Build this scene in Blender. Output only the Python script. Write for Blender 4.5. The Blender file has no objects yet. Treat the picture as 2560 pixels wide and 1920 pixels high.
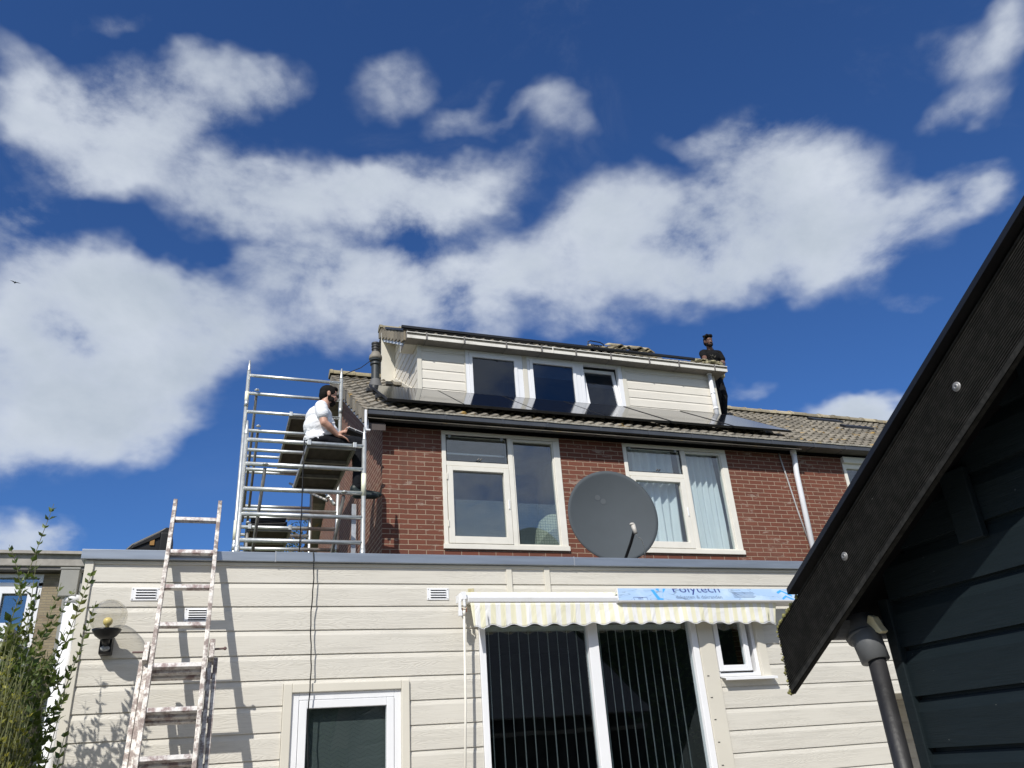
import bpy, math, random
from mathutils import Vector, Matrix, Quaternion
R = math.radians
random.seed(7)
S = bpy.context.scene
COL = S.collection
# ------------------------------------------------------------------ camera
CAM = Vector((0, 0, 1.55))
cr, cu, cf = (0.9416, -0.330195, -0.066041), (-0.087012, -0.428046, 0.899558), (0.325298, 0.841278, 0.431779)
cam = bpy.data.cameras.new('camera'); cam_o = bpy.data.objects.new('camera', cam); COL.objects.link(cam_o)
cam.sensor_width = 36; cam.lens = 1993.6 / 2560 * 36; cam.clip_start = .05; cam.clip_end = 5000
cam_o.matrix_world = Matrix(((cr[0], cu[0], -cf[0], CAM.x), (cr[1], cu[1], -cf[1], CAM.y), (cr[2], cu[2], -cf[2], CAM.z), (0, 0, 0, 1)))
S.camera = cam_o
# ------------------------------------------------------------------ colour management
S.view_settings.view_transform = 'Standard'; S.view_settings.look = 'None'
S.view_settings.gamma = 1; S.view_settings.exposure = 0.0
# ------------------------------------------------------------------ sun
TO_SUN = Vector((-.72, -1, 1.13)).normalized()
sun = bpy.data.lights.new('sun', 'SUN'); sun.energy = 4.6; sun.angle = R(.55); sun.color = (1, .955, .88)
sun_o = bpy.data.objects.new('sun', sun); COL.objects.link(sun_o)
sun_o.rotation_euler = TO_SUN.to_track_quat('Z', 'Y').to_euler(); sun_o.location = (-20, -30, 30)
# ------------------------------------------------------------------ world : sky and clouds
W = bpy.data.worlds.new('World'); S.world = W; W.use_nodes = True
wt = W.node_tree; wt.nodes.clear(); WL = wt.links
def wn(t, **k):
    n = wt.nodes.new(t)
    for a, v in k.items(): setattr(n, a, v)
    return n
def wm(op, a, b=None, c=None, clamp=False):
    n = wn('ShaderNodeMath', operation=op); n.use_clamp = clamp
    for i, v in enumerate((a, b, c)):
        if v is None: continue
        if isinstance(v, (int, float)): n.inputs[i].default_value = v
        else: WL.new(v, n.inputs[i])
    return n.outputs[0]
def sstep(v, lo, hi):
    n = wn('ShaderNodeMapRange', interpolation_type='SMOOTHSTEP')
    WL.new(v, n.inputs['Value']); n.inputs['From Min'].default_value = lo; n.inputs['From Max'].default_value = hi
    return n.outputs['Result']
sky = wn('ShaderNodeTexSky', sky_type='NISHITA'); sky.sun_disc = False
sky.sun_elevation = math.asin(TO_SUN.z); sky.sun_rotation = math.atan2(TO_SUN.x, TO_SUN.y)
sky.air_density = 1.0; sky.dust_density = .3; sky.ozone_density = 3.0
tc = wn('ShaderNodeTexCoord'); sep = wn('ShaderNodeSeparateXYZ'); WL.new(tc.outputs['Generated'], sep.inputs[0])
az = wm('MULTIPLY', wm('ARCTAN2', sep.outputs[0], sep.outputs[1]), 57.2958)
el = wm('MULTIPLY', wm('ARCSINE', sep.outputs[2]), 57.2958)
def wnoise(scale, detail, rough, vec, dist=0.0):
    n = wn('ShaderNodeTexNoise'); n.inputs['Scale'].default_value = scale; n.inputs['Detail'].default_value = detail
    n.inputs['Roughness'].default_value = rough; n.inputs['Distortion'].default_value = dist
    WL.new(vec, n.inputs['Vector']); return n
strm = wn('ShaderNodeMapping'); strm.inputs['Scale'].default_value = (1, 1, 1.5); WL.new(tc.outputs['Generated'], strm.inputs[0])
V = strm.outputs[0]
nw = wnoise(4.5, 3, .5, V); sw = wn('ShaderNodeSeparateColor'); WL.new(nw.outputs['Color'], sw.inputs[0])
nw2 = wnoise(15, 3, .55, V); sw2 = wn('ShaderNodeSeparateColor'); WL.new(nw2.outputs['Color'], sw2.inputs[0])
az2 = wm('ADD', wm('ADD', az, wm('MULTIPLY', wm('SUBTRACT', sw.outputs[0], .5), 6.5)), wm('MULTIPLY', wm('SUBTRACT', sw2.outputs[0], .5), 4.5))
el2 = wm('ADD', wm('ADD', el, wm('MULTIPLY', wm('SUBTRACT', sw.outputs[1], .5), 4.5)), wm('MULTIPLY', wm('SUBTRACT', sw2.outputs[1], .5), 3.5))
ae = wn('ShaderNodeCombineXYZ'); WL.new(az2, ae.inputs[0]); WL.new(el2, ae.inputs[1])
GS = 1.68
BL = [(-12.5, 40.5, 6.6, 3.2, 13, 1.15), (-5.6, 43.1, 6.0, 2.1, 17, 0.8), (-0.4, 44.4, 3.8, 1.5, 21, 0.8), (-8.6, 44.7, 4.6, 1.1, 12, 0.55), (-17.5, 42.9, 3.2, 1.2, -9, 0.55), (-11.8, 37.4, 3.4, 1.6, 4, 0.8), (-16.0, 40.5, 3.9, 1.9, 16, 0.8), (-2.2, 38.0, 5.8, 2.5, -1, 1.15), (5.6, 38.9, 7.7, 2.4, -1, 1.15), (14.1, 39.2, 6.9, 2.2, 2, 1.15), (21.0, 39.6, 4.3, 2.2, 11, 0.62), (24.2, 41.2, 2.2, 0.9, -5, 0.3), (1.2, 36.0, 4.5, 1.4, -3, 0.8), (5.9, 33.7, 5.9, 2.5, -6, 1.15), (11.9, 33.1, 7.5, 2.8, -1, 1.15), (19.4, 33.5, 6.2, 2.9, 0, 0.95), (26.2, 32.5, 5.0, 3.0, -7, 0.8), (4.9, 30.0, 4.7, 2.1, -7, 0.8), (13.9, 30.3, 6.6, 1.7, -6, 0.8), (27.5, 29.4, 3.9, 1.2, -7, 0.55), (-0.3, 32.3, 2.5, 1.4, 6, 0.55), (45.9, 35.5, 6.4, 4.4, -22, 1.25), (39.9, 33.7, 6.7, 3.3, -14, 1.15), (47.1, 30.5, 4.4, 3.1, -17, 1.15), (33.1, 36.5, 6.0, 2.5, -7, 0.9), (30.0, 35.1, 4.1, 2.3, -9, 0.8), (36.2, 31.9, 5.3, 2.4, -12, 0.9), (53.1, 31.4, 3.3, 1.9, -20, 0.8), (57.2, 31.5, 3.3, 1.4, -1, 0.8), (59.6, 31.6, 1.8, 1.1, 7, 0.55), (41.7, 40.1, 4.5, 0.9, -7, 0.55), (-14.3, 28.7, 4.2, 3.7, 11, 1.15), (-9.2, 30.0, 4.9, 2.6, -6, 1.15), (-5.4, 28.5, 5.7, 2.6, -3, 1.15), (-10.4, 25.3, 6.8, 3.6, 8, 1.15), (-11.9, 21.3, 5.3, 3.0, 7, 1.15), (-5.6, 24.2, 4.1, 2.5, 6, 0.8), (-1.4, 28.4, 3.8, 2.1, -4, 0.8), (-7.2, 21.4, 3.1, 2.0, 5, 0.8), (-4.4, 31.3, 3.5, 1.5, -7, 0.8), (12.0, 45.8, 3.7, 1.9, 1, 0.7), (18.0, 44.3, 2.9, 0.9, 19, 0.55), (27.6, 43.6, 3.3, 1.7, -14, 0.52), (60.2, 39.1, 3.0, 2.0, -17, 0.72), (58.4, 36.3, 2.5, 1.1, -6, 0.65), (63.3, 39.6, 2.1, 1.6, -29, 0.7), (-16.2, 33.9, 2.3, 1.6, 15, 0.8), (-13.3, 46.7, 2.2, 0.7, 15, 0.5), (38.2, 22.8, 2.0, 0.8, -1, 0.55), (45.8, 19.8, 2.8, 1.0, -13, 0.8), (46.8, 19.0, 3.9, 0.8, -13, 0.8), (-11.8, 14.3, 2.1, 1.4, 4, 1.15), (52.8, 25.7, 2.9, 0.7, -18, 0.45), (21.8, 43.8, 3.4, 0.7, 10, 0.4)]
acc = None                                                       # azimuth, elevation, radii, tilt, density of each puff
for (a, e, ra, re, an, wt_) in BL:
    mp = wn('ShaderNodeMapping', vector_type='TEXTURE'); WL.new(ae.outputs[0], mp.inputs[0])
    mp.inputs['Location'].default_value = (a, e, 0); mp.inputs['Rotation'].default_value = (0, 0, R(an)); mp.inputs['Scale'].default_value = (ra * GS, re * GS, 1)
    gr = wn('ShaderNodeTexGradient', gradient_type='SPHERICAL'); WL.new(mp.outputs[0], gr.inputs[0])
    f = wm('MULTIPLY', sstep(gr.outputs['Fac'], 0, .85), wt_)
    acc = f if acc is None else wm('ADD', acc, wm('MULTIPLY', f, wm('SUBTRACT', 1, wm('MULTIPLY', acc, .75))))
# clouds of the rest of the sky (behind the viewer and above)
nb = wnoise(2.2, 4, .5, V)
rear = wm('MULTIPLY', sstep(nb.outputs['Fac'], .30, .52), sstep(sep.outputs[1], .35, -.15))
acc = wm('MAXIMUM', acc, rear)
nf = wnoise(7.0, 12, .60, V, .15); ng_ = wnoise(3.6, 5, .6, V, .3)
fb = wm('ADD', wm('MULTIPLY', wm('SUBTRACT', nf.outputs['Fac'], .5), 2.0), wm('MULTIPLY', wm('SUBTRACT', ng_.outputs['Fac'], .5), 1.1))
dens = wm('MAXIMUM', wm('SUBTRACT', wm('ADD', wm('MULTIPLY', acc, wm('ADD', .60, wm('MULTIPLY', fb, 1.3))), wm('MULTIPLY', sstep(acc, .60, 1.25), .22)), .06), 0.0)
alpha = wm('MULTIPLY', wm('SUBTRACT', 1.0, wm('POWER', 2.71828, wm('MULTIPLY', wm('POWER', dens, 1.6), -2.3))), .98)
veil = wm('MULTIPLY', wm('MULTIPLY', sstep(wnoise(3.2, 9, .66, V, .8).outputs['Fac'], .52, .88), .12), sstep(el, 12.0, 36.0))
alpha = wm('MAXIMUM', alpha, veil)
nc = wnoise(5.5, 8, .58, V, .2)
lit = wm('ADD', wm('MULTIPLY', sstep(dens, .45, 1.5), .55), wm('MULTIPLY', wm('SUBTRACT', nc.outputs['Fac'], .5), 2.0), clamp=True)
ccol = wn('ShaderNodeMix', data_type='RGBA'); WL.new(lit, ccol.inputs[0])
ccol.inputs[6].default_value = (.70, .755, .83, 1); ccol.inputs[7].default_value = (.43, .50, .59, 1)
skyc = wn('ShaderNodeMix', data_type='RGBA', blend_type='MULTIPLY'); skyc.inputs[0].default_value = 1
WL.new(sky.outputs[0], skyc.inputs[6]); skyc.inputs[7].default_value = (.42, .71, 1.15, 1)
skys = wn('ShaderNodeVectorMath', operation='SCALE'); WL.new(skyc.outputs[2], skys.inputs[0]); skys.inputs[3].default_value = .092
mx = wn('ShaderNodeMix', data_type='RGBA'); WL.new(alpha, mx.inputs[0]); WL.new(skys.outputs[0], mx.inputs[6]); WL.new(ccol.outputs[2], mx.inputs[7])
bg = wn('ShaderNodeBackground'); WL.new(mx.outputs[2], bg.inputs[0]); bg.inputs[1].default_value = 1.0
wo = wn('ShaderNodeOutputWorld'); WL.new(bg.outputs[0], wo.inputs[0])
W.cycles.sampling_method = 'MANUAL'; W.cycles.sample_map_resolution = 512

# ------------------------------------------------------------------ materials
def newmat(name):
    m = bpy.data.materials.new(name); m.use_nodes = True
    nt = m.node_tree; b = nt.nodes['Principled BSDF']; return m, nt, b
def N(nt, t, **k):
    n = nt.nodes.new(t)
    for a, v in k.items(): setattr(n, a, v)
    return n
def setin(nt, sock, v):
    if isinstance(v, bpy.types.NodeSocket): nt.links.new(v, sock)
    else: sock.default_value = v
def M_(nt, op, a, b=None, clamp=False):
    n = N(nt, 'ShaderNodeMath', operation=op); n.use_clamp = clamp; setin(nt, n.inputs[0], a)
    if b is not None: setin(nt, n.inputs[1], b)
    return n.outputs[0]
def mixc(nt, f, a, b, mode='MIX'):
    n = N(nt, 'ShaderNodeMix', data_type='RGBA', blend_type=mode)
    setin(nt, n.inputs[0], f); setin(nt, n.inputs[6], a if not isinstance(a, tuple) else a + (1,) if len(a) == 3 else a)
    setin(nt, n.inputs[7], b if not isinstance(b, tuple) else b + (1,) if len(b) == 3 else b); return n.outputs[2]
def objvec(nt, scale=(1, 1, 1), rot=(0, 0, 0), loc=(0, 0, 0)):
    t = N(nt, 'ShaderNodeTexCoord'); m = N(nt, 'ShaderNodeMapping'); nt.links.new(t.outputs['Object'], m.inputs[0])
    m.inputs['Scale'].default_value = scale; m.inputs['Rotation'].default_value = rot; m.inputs['Location'].default_value = loc
    return m.outputs[0]
def noise(nt, vec, scale, detail=4, rough=.55, dist=0):
    n = N(nt, 'ShaderNodeTexNoise'); nt.links.new(vec, n.inputs['Vector']); n.inputs['Scale'].default_value = scale
    n.inputs['Detail'].default_value = detail; n.inputs['Roughness'].default_value = rough; n.inputs['Distortion'].default_value = dist
    return n.outputs['Fac']
def ramp(nt, v, lo, hi, smooth=True):
    n = N(nt, 'ShaderNodeMapRange', interpolation_type='SMOOTHSTEP' if smooth else 'LINEAR'); setin(nt, n.inputs['Value'], v)
    n.inputs['From Min'].default_value = lo; n.inputs['From Max'].default_value = hi; return n.outputs['Result']
def bump(nt, b, h, strength=.3, dist=.01):
    n = N(nt, 'ShaderNodeBump'); n.inputs['Strength'].default_value = strength; n.inputs['Distance'].default_value = dist
    setin(nt, n.inputs['Height'], h); nt.links.new(n.outputs[0], b.inputs['Normal'])
def simple(name, col, rough=.5, metal=0, var=.12, vs=6, vscale=(1, 1, 1), bmp=0, bs=60, dirt=None, ds=2.5, dlo=.5, dhi=.75, spec=None):
    m, nt, b = newmat(name); v = objvec(nt, vscale)
    n = noise(nt, v, vs)
    c2 = tuple(c * (1 - var) for c in col); c1 = tuple(min(1, c * (1 + var)) for c in col)
    c = mixc(nt, ramp(nt, n, .3, .7), c2, c1)
    if dirt:
        c = mixc(nt, M_(nt, 'MULTIPLY', ramp(nt, noise(nt, v, ds, 8, .7), dlo, dhi), .8), c, dirt)
    setin(nt, b.inputs['Base Color'], c); b.inputs['Roughness'].default_value = rough; b.inputs['Metallic'].default_value = metal
    if spec is not None: b.inputs['Specular IOR Level'].default_value = spec
    if bmp: bump(nt, b, noise(nt, v, bs, 5), bmp, .004)
    return m
def siding_mat(name, col, dark, ax='x'):
    m, nt, b = newmat(name)
    v = objvec(nt, (1.0, 1.0, 11) if ax == 'x' else (1.0, 1.0, 11))
    n1 = noise(nt, v, 1.5, 2, .45)
    fr = M_(nt, 'FRACT', M_(nt, 'MULTIPLY', n1, 26))
    line = ramp(nt, M_(nt, 'ABSOLUTE', M_(nt, 'SUBTRACT', fr, .5)), .30, .02)
    v2 = objvec(nt, (3, 3, 150)); n2 = noise(nt, v2, 1.0, 4, .6)
    sp = N(nt, 'ShaderNodeSeparateXYZ'); nt.links.new(objvec(nt), sp.inputs[0])
    big = noise(nt, objvec(nt, (.5, .5, 3)), 1.0, 4, .6)
    msk = M_(nt, 'MULTIPLY', line, ramp(nt, noise(nt, objvec(nt, (1.6, 1.6, 6)), 1.3, 2), .28, .6))
    h = M_(nt, 'ADD', M_(nt, 'MULTIPLY', msk, -1.0), M_(nt, 'MULTIPLY', n2, .8))
    g = M_(nt, 'ADD', M_(nt, 'MULTIPLY', msk, .30), M_(nt, 'MULTIPLY', ramp(nt, n2, .45, .7), .35), clamp=True)
    c = mixc(nt, g, col, dark)
    c = mixc(nt, M_(nt, 'MULTIPLY', ramp(nt, big, .48, .8), .35), c, tuple(x * .86 for x in col))
    c = mixc(nt, M_(nt, 'MULTIPLY', ramp(nt, noise(nt, objvec(nt, (5, 5, .8)), 1.4, 6, .7), .60, .78), .30), c, (.42, .39, .31))
    c = mixc(nt, M_(nt, 'MULTIPLY', ramp(nt, noise(nt, objvec(nt), 55, 2, .5), .80, .84), .7), c, (.20, .17, .14))
    setin(nt, b.inputs['Base Color'], c); b.inputs['Roughness'].default_value = .5
    bump(nt, b, h, .45, .0020); return m
SID = siding_mat('cream_siding', (.64, .615, .55), (.49, .465, .41))
SID2 = simple('cream_trim', (.64, .61, .53), .45, var=.03, vs=3, bmp=.05, dirt=(.50, .46, .37), ds=6, dlo=.60, dhi=.85)
BEVEL = SID2
WHITE = simple('white_plastic', (.80, .81, .83), .28, var=.02, dirt=(.62, .60, .55), ds=3, dlo=.6, dhi=.85)
CREAMW = simple('cream_paint', (.76, .735, .66), .38, var=.03, dirt=(.55, .52, .45), ds=5, dlo=.62, dhi=.85)
ALU = simple('coping_metal', (.38, .42, .47), .36, .75, var=.10, vs=2, vscale=(1, 1, 12), dirt=(.55, .58, .60), ds=4, dlo=.58, dhi=.8)
TUBE = simple('scaffold_aluminium', (.62, .64, .63), .42, .75, var=.10, vs=14, bmp=.15, bs=90, dirt=(.45, .43, .38), ds=9, dlo=.52, dhi=.75)
DARKTUBE = simple('dark_aluminium', (.30, .29, .27), .5, .5, var=.15, vs=14)
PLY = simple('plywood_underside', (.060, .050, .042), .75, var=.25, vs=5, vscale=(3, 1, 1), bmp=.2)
YEL = simple('yellow_sticker', (.55, .42, .10), .5)
TAG = simple('pale_tape', (.80, .80, .62), .5)
BLACKP = simple('black_plastic', (.011, .011, .012), .42, var=.2, spec=.3)
BLACKM = simple('black_metal', (.010, .010, .011), .42, var=.2)
GUTD = simple('dark_gutter', (.050, .056, .068), .45, var=.15, vs=3, dirt=(.09, .09, .085), ds=3, dlo=.5, dhi=.8)
SOFD = simple('grey_soffit', (.13, .122, .115), .6, var=.15, vs=3, dirt=(.08, .075, .07))
BLACKW = simple('black_timber', (.005, .005, .006), .9, spec=.1)
RIM = simple('lichened_rim', (.34, .32, .27), .8, var=.3, vs=30, bmp=.5, bs=80, dirt=(.45, .34, .12), ds=4, dlo=.6, dhi=.75)
GUTW = simple('old_white_gutter', (.72, .70, .64), .45, var=.04, dirt=(.34, .31, .27), ds=3.5, dlo=.5, dhi=.8)
SOFW = simple('stained_soffit', (.22, .20, .175), .6, var=.12, vs=3, dirt=(.20, .18, .15), ds=3, dlo=.45, dhi=.8)
PVC = simple('white_pipe', (.78, .79, .82), .3, var=.02, dirt=(.55, .56, .58), ds=4, dlo=.55, dhi=.8)
GREYPVC = simple('grey_pipe', (.095, .10, .105), .5, var=.2, bmp=.1, dirt=(.19, .20, .205), ds=9, dlo=.55, dhi=.7)
BLKPIPE = simple('black_pipe', (.018, .018, .020), .5, var=.3, bmp=.4, bs=40, dirt=(.06, .06, .065), ds=12, dlo=.55, dhi=.75)
LEAD = simple('lead_sheet', (.42, .44, .47), .45, .3, var=.15, bmp=.4, bs=18)
LADDER = simple('paint_splashed_aluminium', (.60, .57, .53), .5, .3, var=.12, vs=30, bmp=.4, bs=60, dirt=(.12, .075, .065), ds=16, dlo=.42, dhi=.58)
LADRUNG = simple('paint_splashed_rung', (.60, .58, .56), .45, .3, var=.1, vs=30, bmp=.3, bs=60, dirt=(.17, .09, .085), ds=12, dlo=.46, dhi=.62)
SKIN1 = simple('light_skin', (.50, .28, .20), .5, var=.08, vs=12, dirt=(.36, .17, .12), ds=9)
SKIN2 = simple('brown_skin', (.14, .070, .047), .5, var=.1, vs=12)
HAIR = simple('black_hair', (.008, .007, .006), .8, bmp=.6, bs=120, spec=.15)
BEARD = simple('black_beard', (.010, .008, .007), .8, bmp=.6, bs=160, spec=.15)
def cloth_mat(name, col, fold, scale=(1, 1, 1), s=8):
    m, nt, b = newmat(name); v = objvec(nt, scale); n = noise(nt, v, s, 3, .5, 1.2)
    setin(nt, b.inputs['Base Color'], mixc(nt, noise(nt, objvec(nt), 3), tuple(c * .93 for c in col), col))
    b.inputs['Roughness'].default_value = .9; b.inputs['Specular IOR Level'].default_value = .15; bump(nt, b, n, fold, .03); return m
TSHIRT = cloth_mat('white_cotton', (.80, .81, .84), .55, (1, 1, 2), 6)
BSHIRT = cloth_mat('black_cotton', (.009, .009, .010), .7, (1, 1, 2), 8)
TROUS = cloth_mat('dark_trousers', (.010, .011, .014), .7, (1, 1, 1), 9)
GREYTR = cloth_mat('grey_trouser_top', (.06, .065, .075), .7, (1, 1, 1), 9)
SHOE = simple('dark_boot', (.012, .022, .022), .5, var=.2)
def camo():
    m, nt, b = newmat('camouflage_glove'); v = objvec(nt)
    c = mixc(nt, ramp(nt, noise(nt, v, 16, 3), .45, .52), (.32, .28, .17), (.12, .11, .06))
    c = mixc(nt, ramp(nt, noise(nt, v, 22, 2), .56, .6), c, (.42, .37, .22)); setin(nt, b.inputs['Base Color'], c)
    b.inputs['Roughness'].default_value = .8; return m
GLOVE = camo()
def brick_mat(name, axis, c1=(.165, .052, .030), c2=(.120, .040, .025), mo=(.36, .265, .19)):
    m, nt, b = newmat(name)
    t = N(nt, 'ShaderNodeTexCoord'); sp = N(nt, 'ShaderNodeSeparateXYZ'); nt.links.new(t.outputs['Object'], sp.inputs[0])
    cb = N(nt, 'ShaderNodeCombineXYZ'); nt.links.new(sp.outputs[axis], cb.inputs[0]); nt.links.new(sp.outputs[2], cb.inputs[1])
    mp = N(nt, 'ShaderNodeMapping'); nt.links.new(cb.outputs[0], mp.inputs[0])
    mp.inputs['Location'].default_value = (BX if axis == 0 else 0.05, BZ, 0)
    v3 = objvec(nt)
    wob = N(nt, 'ShaderNodeTexNoise'); nt.links.new(v3, wob.inputs['Vector']); wob.inputs['Scale'].default_value = 14; wob.inputs['Detail'].default_value = 3
    wv = N(nt, 'ShaderNodeVectorMath', operation='MULTIPLY_ADD'); nt.links.new(wob.outputs['Color'], wv.inputs[0]); wv.inputs[1].default_value = (.007, .007, 0); nt.links.new(mp.outputs[0], wv.inputs[2])
    br = N(nt, 'ShaderNodeTexBrick'); nt.links.new(wv.outputs[0], br.inputs['Vector'])
    br.offset = .5; br.inputs['Scale'].default_value = 1; br.inputs['Brick Width'].default_value = .22; br.inputs['Row Height'].default_value = .0625
    br.inputs['Mortar Size'].default_value = .0055 if axis == 0 else .009; br.inputs['Mortar Smooth'].default_value = .25; br.inputs['Bias'].default_value = -.2
    br.inputs['Color1'].default_value = c1 + (1,); br.inputs['Color2'].default_value = c2 + (1,); br.inputs['Mortar'].default_value = mo + (1,)
    spots = noise(nt, v3, 60, 5, .65); big = noise(nt, v3, 1.1, 5, .6)
    c = mixc(nt, M_(nt, 'MULTIPLY', ramp(nt, spots, .52, .75), .5), br.outputs['Color'], (.11, .045, .03))
    c = mixc(nt, M_(nt, 'MULTIPLY', ramp(nt, big, .5, .8), .35), c, (.24, .12, .085))
    st = noise(nt, objvec(nt, (3.0, 3.0, .35)), 1.6, 5, .65)
    c = mixc(nt, M_(nt, 'MULTIPLY', ramp(nt, st, .54, .74), .45), c, (.09, .05, .035))
    c = mixc(nt, M_(nt, 'MULTIPLY', ramp(nt, noise(nt, objvec(nt, (1, 1, 3.2)), 3.2, 4, .7), .60, .68), .5), c, (.40, .33, .27))
    setin(nt, b.inputs['Base Color'], c); b.inputs['Roughness'].default_value = .85
    h = M_(nt, 'ADD', M_(nt, 'MULTIPLY', br.outputs['Fac'], -1.0), M_(nt, 'MULTIPLY', spots, .35)); bump(nt, b, h, 1.0, .010); return m
Z0 = 5.5565; X0 = 1.993
BX = -(X0 % .22) + .0; BZ = -((Z0 - .0625 * .5) % .125)
BRICK = brick_mat('red_brick', 0); BRICKS = brick_mat('red_brick_side', 1)
def tile_mat(name, tint=(.205, .185, .15)):
    m, nt, b = newmat(name); v = objvec(nt)
    t = N(nt, 'ShaderNodeTexCoord'); sp = N(nt, 'ShaderNodeSeparateXYZ'); nt.links.new(t.outputs['Object'], sp.inputs[0])
    cb = N(nt, 'ShaderNodeCombineXYZ')
    setin(nt, cb.inputs[0], M_(nt, 'FLOOR', M_(nt, 'DIVIDE', sp.outputs[0], .31))); setin(nt, cb.inputs[1], M_(nt, 'FLOOR', M_(nt, 'DIVIDE', M_(nt, 'SUBTRACT', sp.outputs[1], 8.99), .2635)))
    wnz = N(nt, 'ShaderNodeTexWhiteNoise', noise_dimensions='2D'); nt.links.new(cb.outputs[0], wnz.inputs['Vector'])
    c = mixc(nt, wnz.outputs['Value'], tuple(x * .62 for x in tint), tuple(x * 1.35 for x in tint))
    c = mixc(nt, M_(nt, 'MULTIPLY', ramp(nt, noise(nt, v, 26, 6, .7), .48, .7), .55), c, (.075, .070, .06))
    c = mixc(nt, M_(nt, 'MULTIPLY', ramp(nt, noise(nt, v, 3.2, 6, .75), .59, .66), .85), c, (.40, .25, .055))
    c = mixc(nt, M_(nt, 'MULTIPLY', ramp(nt, noise(nt, v, 9, 5, .7), .63, .70), .7), c, (.42, .40, .33))
    setin(nt, b.inputs['Base Color'], c); b.inputs['Roughness'].default_value = .9; bump(nt, b, noise(nt, v, 70, 5, .7), .6, .006); return m
TILE = tile_mat('weathered_concrete_tile')
def glass(name, tint=(.88, .92, .93), refl=1.0, rough=0.0, base=.10, ex=4.5):
    m = bpy.data.materials.new(name); m.use_nodes = True; nt = m.node_tree; nt.nodes.clear()
    o = N(nt, 'ShaderNodeOutputMaterial'); tr = N(nt, 'ShaderNodeBsdfTransparent'); tr.inputs[0].default_value = tint + (1,)
    gl = N(nt, 'ShaderNodeBsdfGlossy'); gl.inputs['Roughness'].default_value = rough; gl.inputs[0].default_value = (1, 1, 1, 1)
    fr = N(nt, 'ShaderNodeLayerWeight'); fr.inputs[0].default_value = .5
    f = M_(nt, 'ADD', M_(nt, 'MULTIPLY', M_(nt, 'POWER', fr.outputs['Facing'], ex), .9 * refl), base * refl, clamp=True)
    bp = N(nt, 'ShaderNodeBump'); bp.inputs['Strength'].default_value = .06; bp.inputs['Distance'].default_value = .02
    nt.links.new(noise(nt, objvec(nt), 1.8, 2), bp.inputs['Height']); nt.links.new(bp.outputs[0], gl.inputs['Normal'])
    mxs = N(nt, 'ShaderNodeMixShader'); nt.links.new(f, mxs.inputs[0]); nt.links.new(tr.outputs[0], mxs.inputs[1]); nt.links.new(gl.outputs[0], mxs.inputs[2])
    nt.links.new(mxs.outputs[0], o.inputs[0]); return m
GLASS = glass('window_glass'); GLOBE = glass('clear_globe', (.86, .85, .82), .75, 0, .05, 2.2); DGLASS = glass('dark_glass', (.35, .42, .50), 1.0, 0, .07)
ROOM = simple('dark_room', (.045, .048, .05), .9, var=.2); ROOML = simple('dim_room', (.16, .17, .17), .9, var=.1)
def curtain_mat():
    m, nt, b = newmat('pale_blue_curtain'); v = objvec(nt, (1, 1, .3))
    setin(nt, b.inputs['Base Color'], mixc(nt, noise(nt, v, 9, 3), (.66, .70, .71), (.80, .82, .82))); b.inputs['Roughness'].default_value = .9; return m
CURT = curtain_mat()
def stripes():
    m, nt, b = newmat('striped_awning_cloth'); v = objvec(nt); sp = N(nt, 'ShaderNodeSeparateXYZ'); nt.links.new(v, sp.inputs[0])
    x = M_(nt, 'ADD', sp.outputs[0], M_(nt, 'MULTIPLY', noise(nt, v, 3, 2), .02))
    fr = M_(nt, 'ABSOLUTE', M_(nt, 'SUBTRACT', M_(nt, 'FRACT', M_(nt, 'DIVIDE', x, .0885)), .5))
    c = mixc(nt, ramp(nt, fr, .21, .29), (.80, .80, .79), (.78, .755, .56))
    c = mixc(nt, M_(nt, 'MULTIPLY', ramp(nt, noise(nt, v, 5, 6, .7), .52, .8), .35), c, (.62, .58, .45))
    setin(nt, b.inputs['Base Color'], c); b.inputs['Roughness'].default_value = .8
    bump(nt, b, noise(nt, objvec(nt, (1, 1, .5)), 9, 3, .5, .8), .55, .03)
    return m
AWN = stripes()
def film():
    m, nt, b = newmat('printed_plastic_film'); v = objvec(nt, (.7, 1, 4)); n = noise(nt, v, 2.2, 3, .5, 1.5)
    ln = ramp(nt, M_(nt, 'ABSOLUTE', M_(nt, 'SUBTRACT', n, .5)), .016, .0)
    c = mixc(nt, M_(nt, 'MULTIPLY', ln, .6), (.34, .48, .68), (.10, .13, .19)); c = mixc(nt, ramp(nt, noise(nt, objvec(nt), 6, 3), .45, .7), c, (.44, .57, .72))
    setin(nt, b.inputs['Base Color'], c); b.inputs['Roughness'].default_value = .22; bump(nt, b, n, .5, .03); return m
FILM = film()
LBLUE = simple('light_blue_print', (.05, .33, .75), .4, var=.03); NAVY = simple('navy_print', (.02, .035, .20), .4, var=.03); SLATE = simple('slate_print', (.12, .17, .28), .4, var=.03)
def groove():
    m, nt, b = newmat('grooved_black_board'); v = objvec(nt)
    c = mixc(nt, ramp(nt, noise(nt, v, 30, 6, .7), .35, .75), (.011, .011, .010), (.034, .033, .030))
    c = mixc(nt, ramp(nt, noise(nt, v, 60, 2, .5), .76, .80), c, (.13, .13, .12))
    setin(nt, b.inputs['Base Color'], c); b.inputs['Roughness'].default_value = .85; b.inputs['Specular IOR Level'].default_value = .25; bump(nt, b, noise(nt, v, 140, 4), .3, .002); return m
GROOVE = groove()
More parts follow.
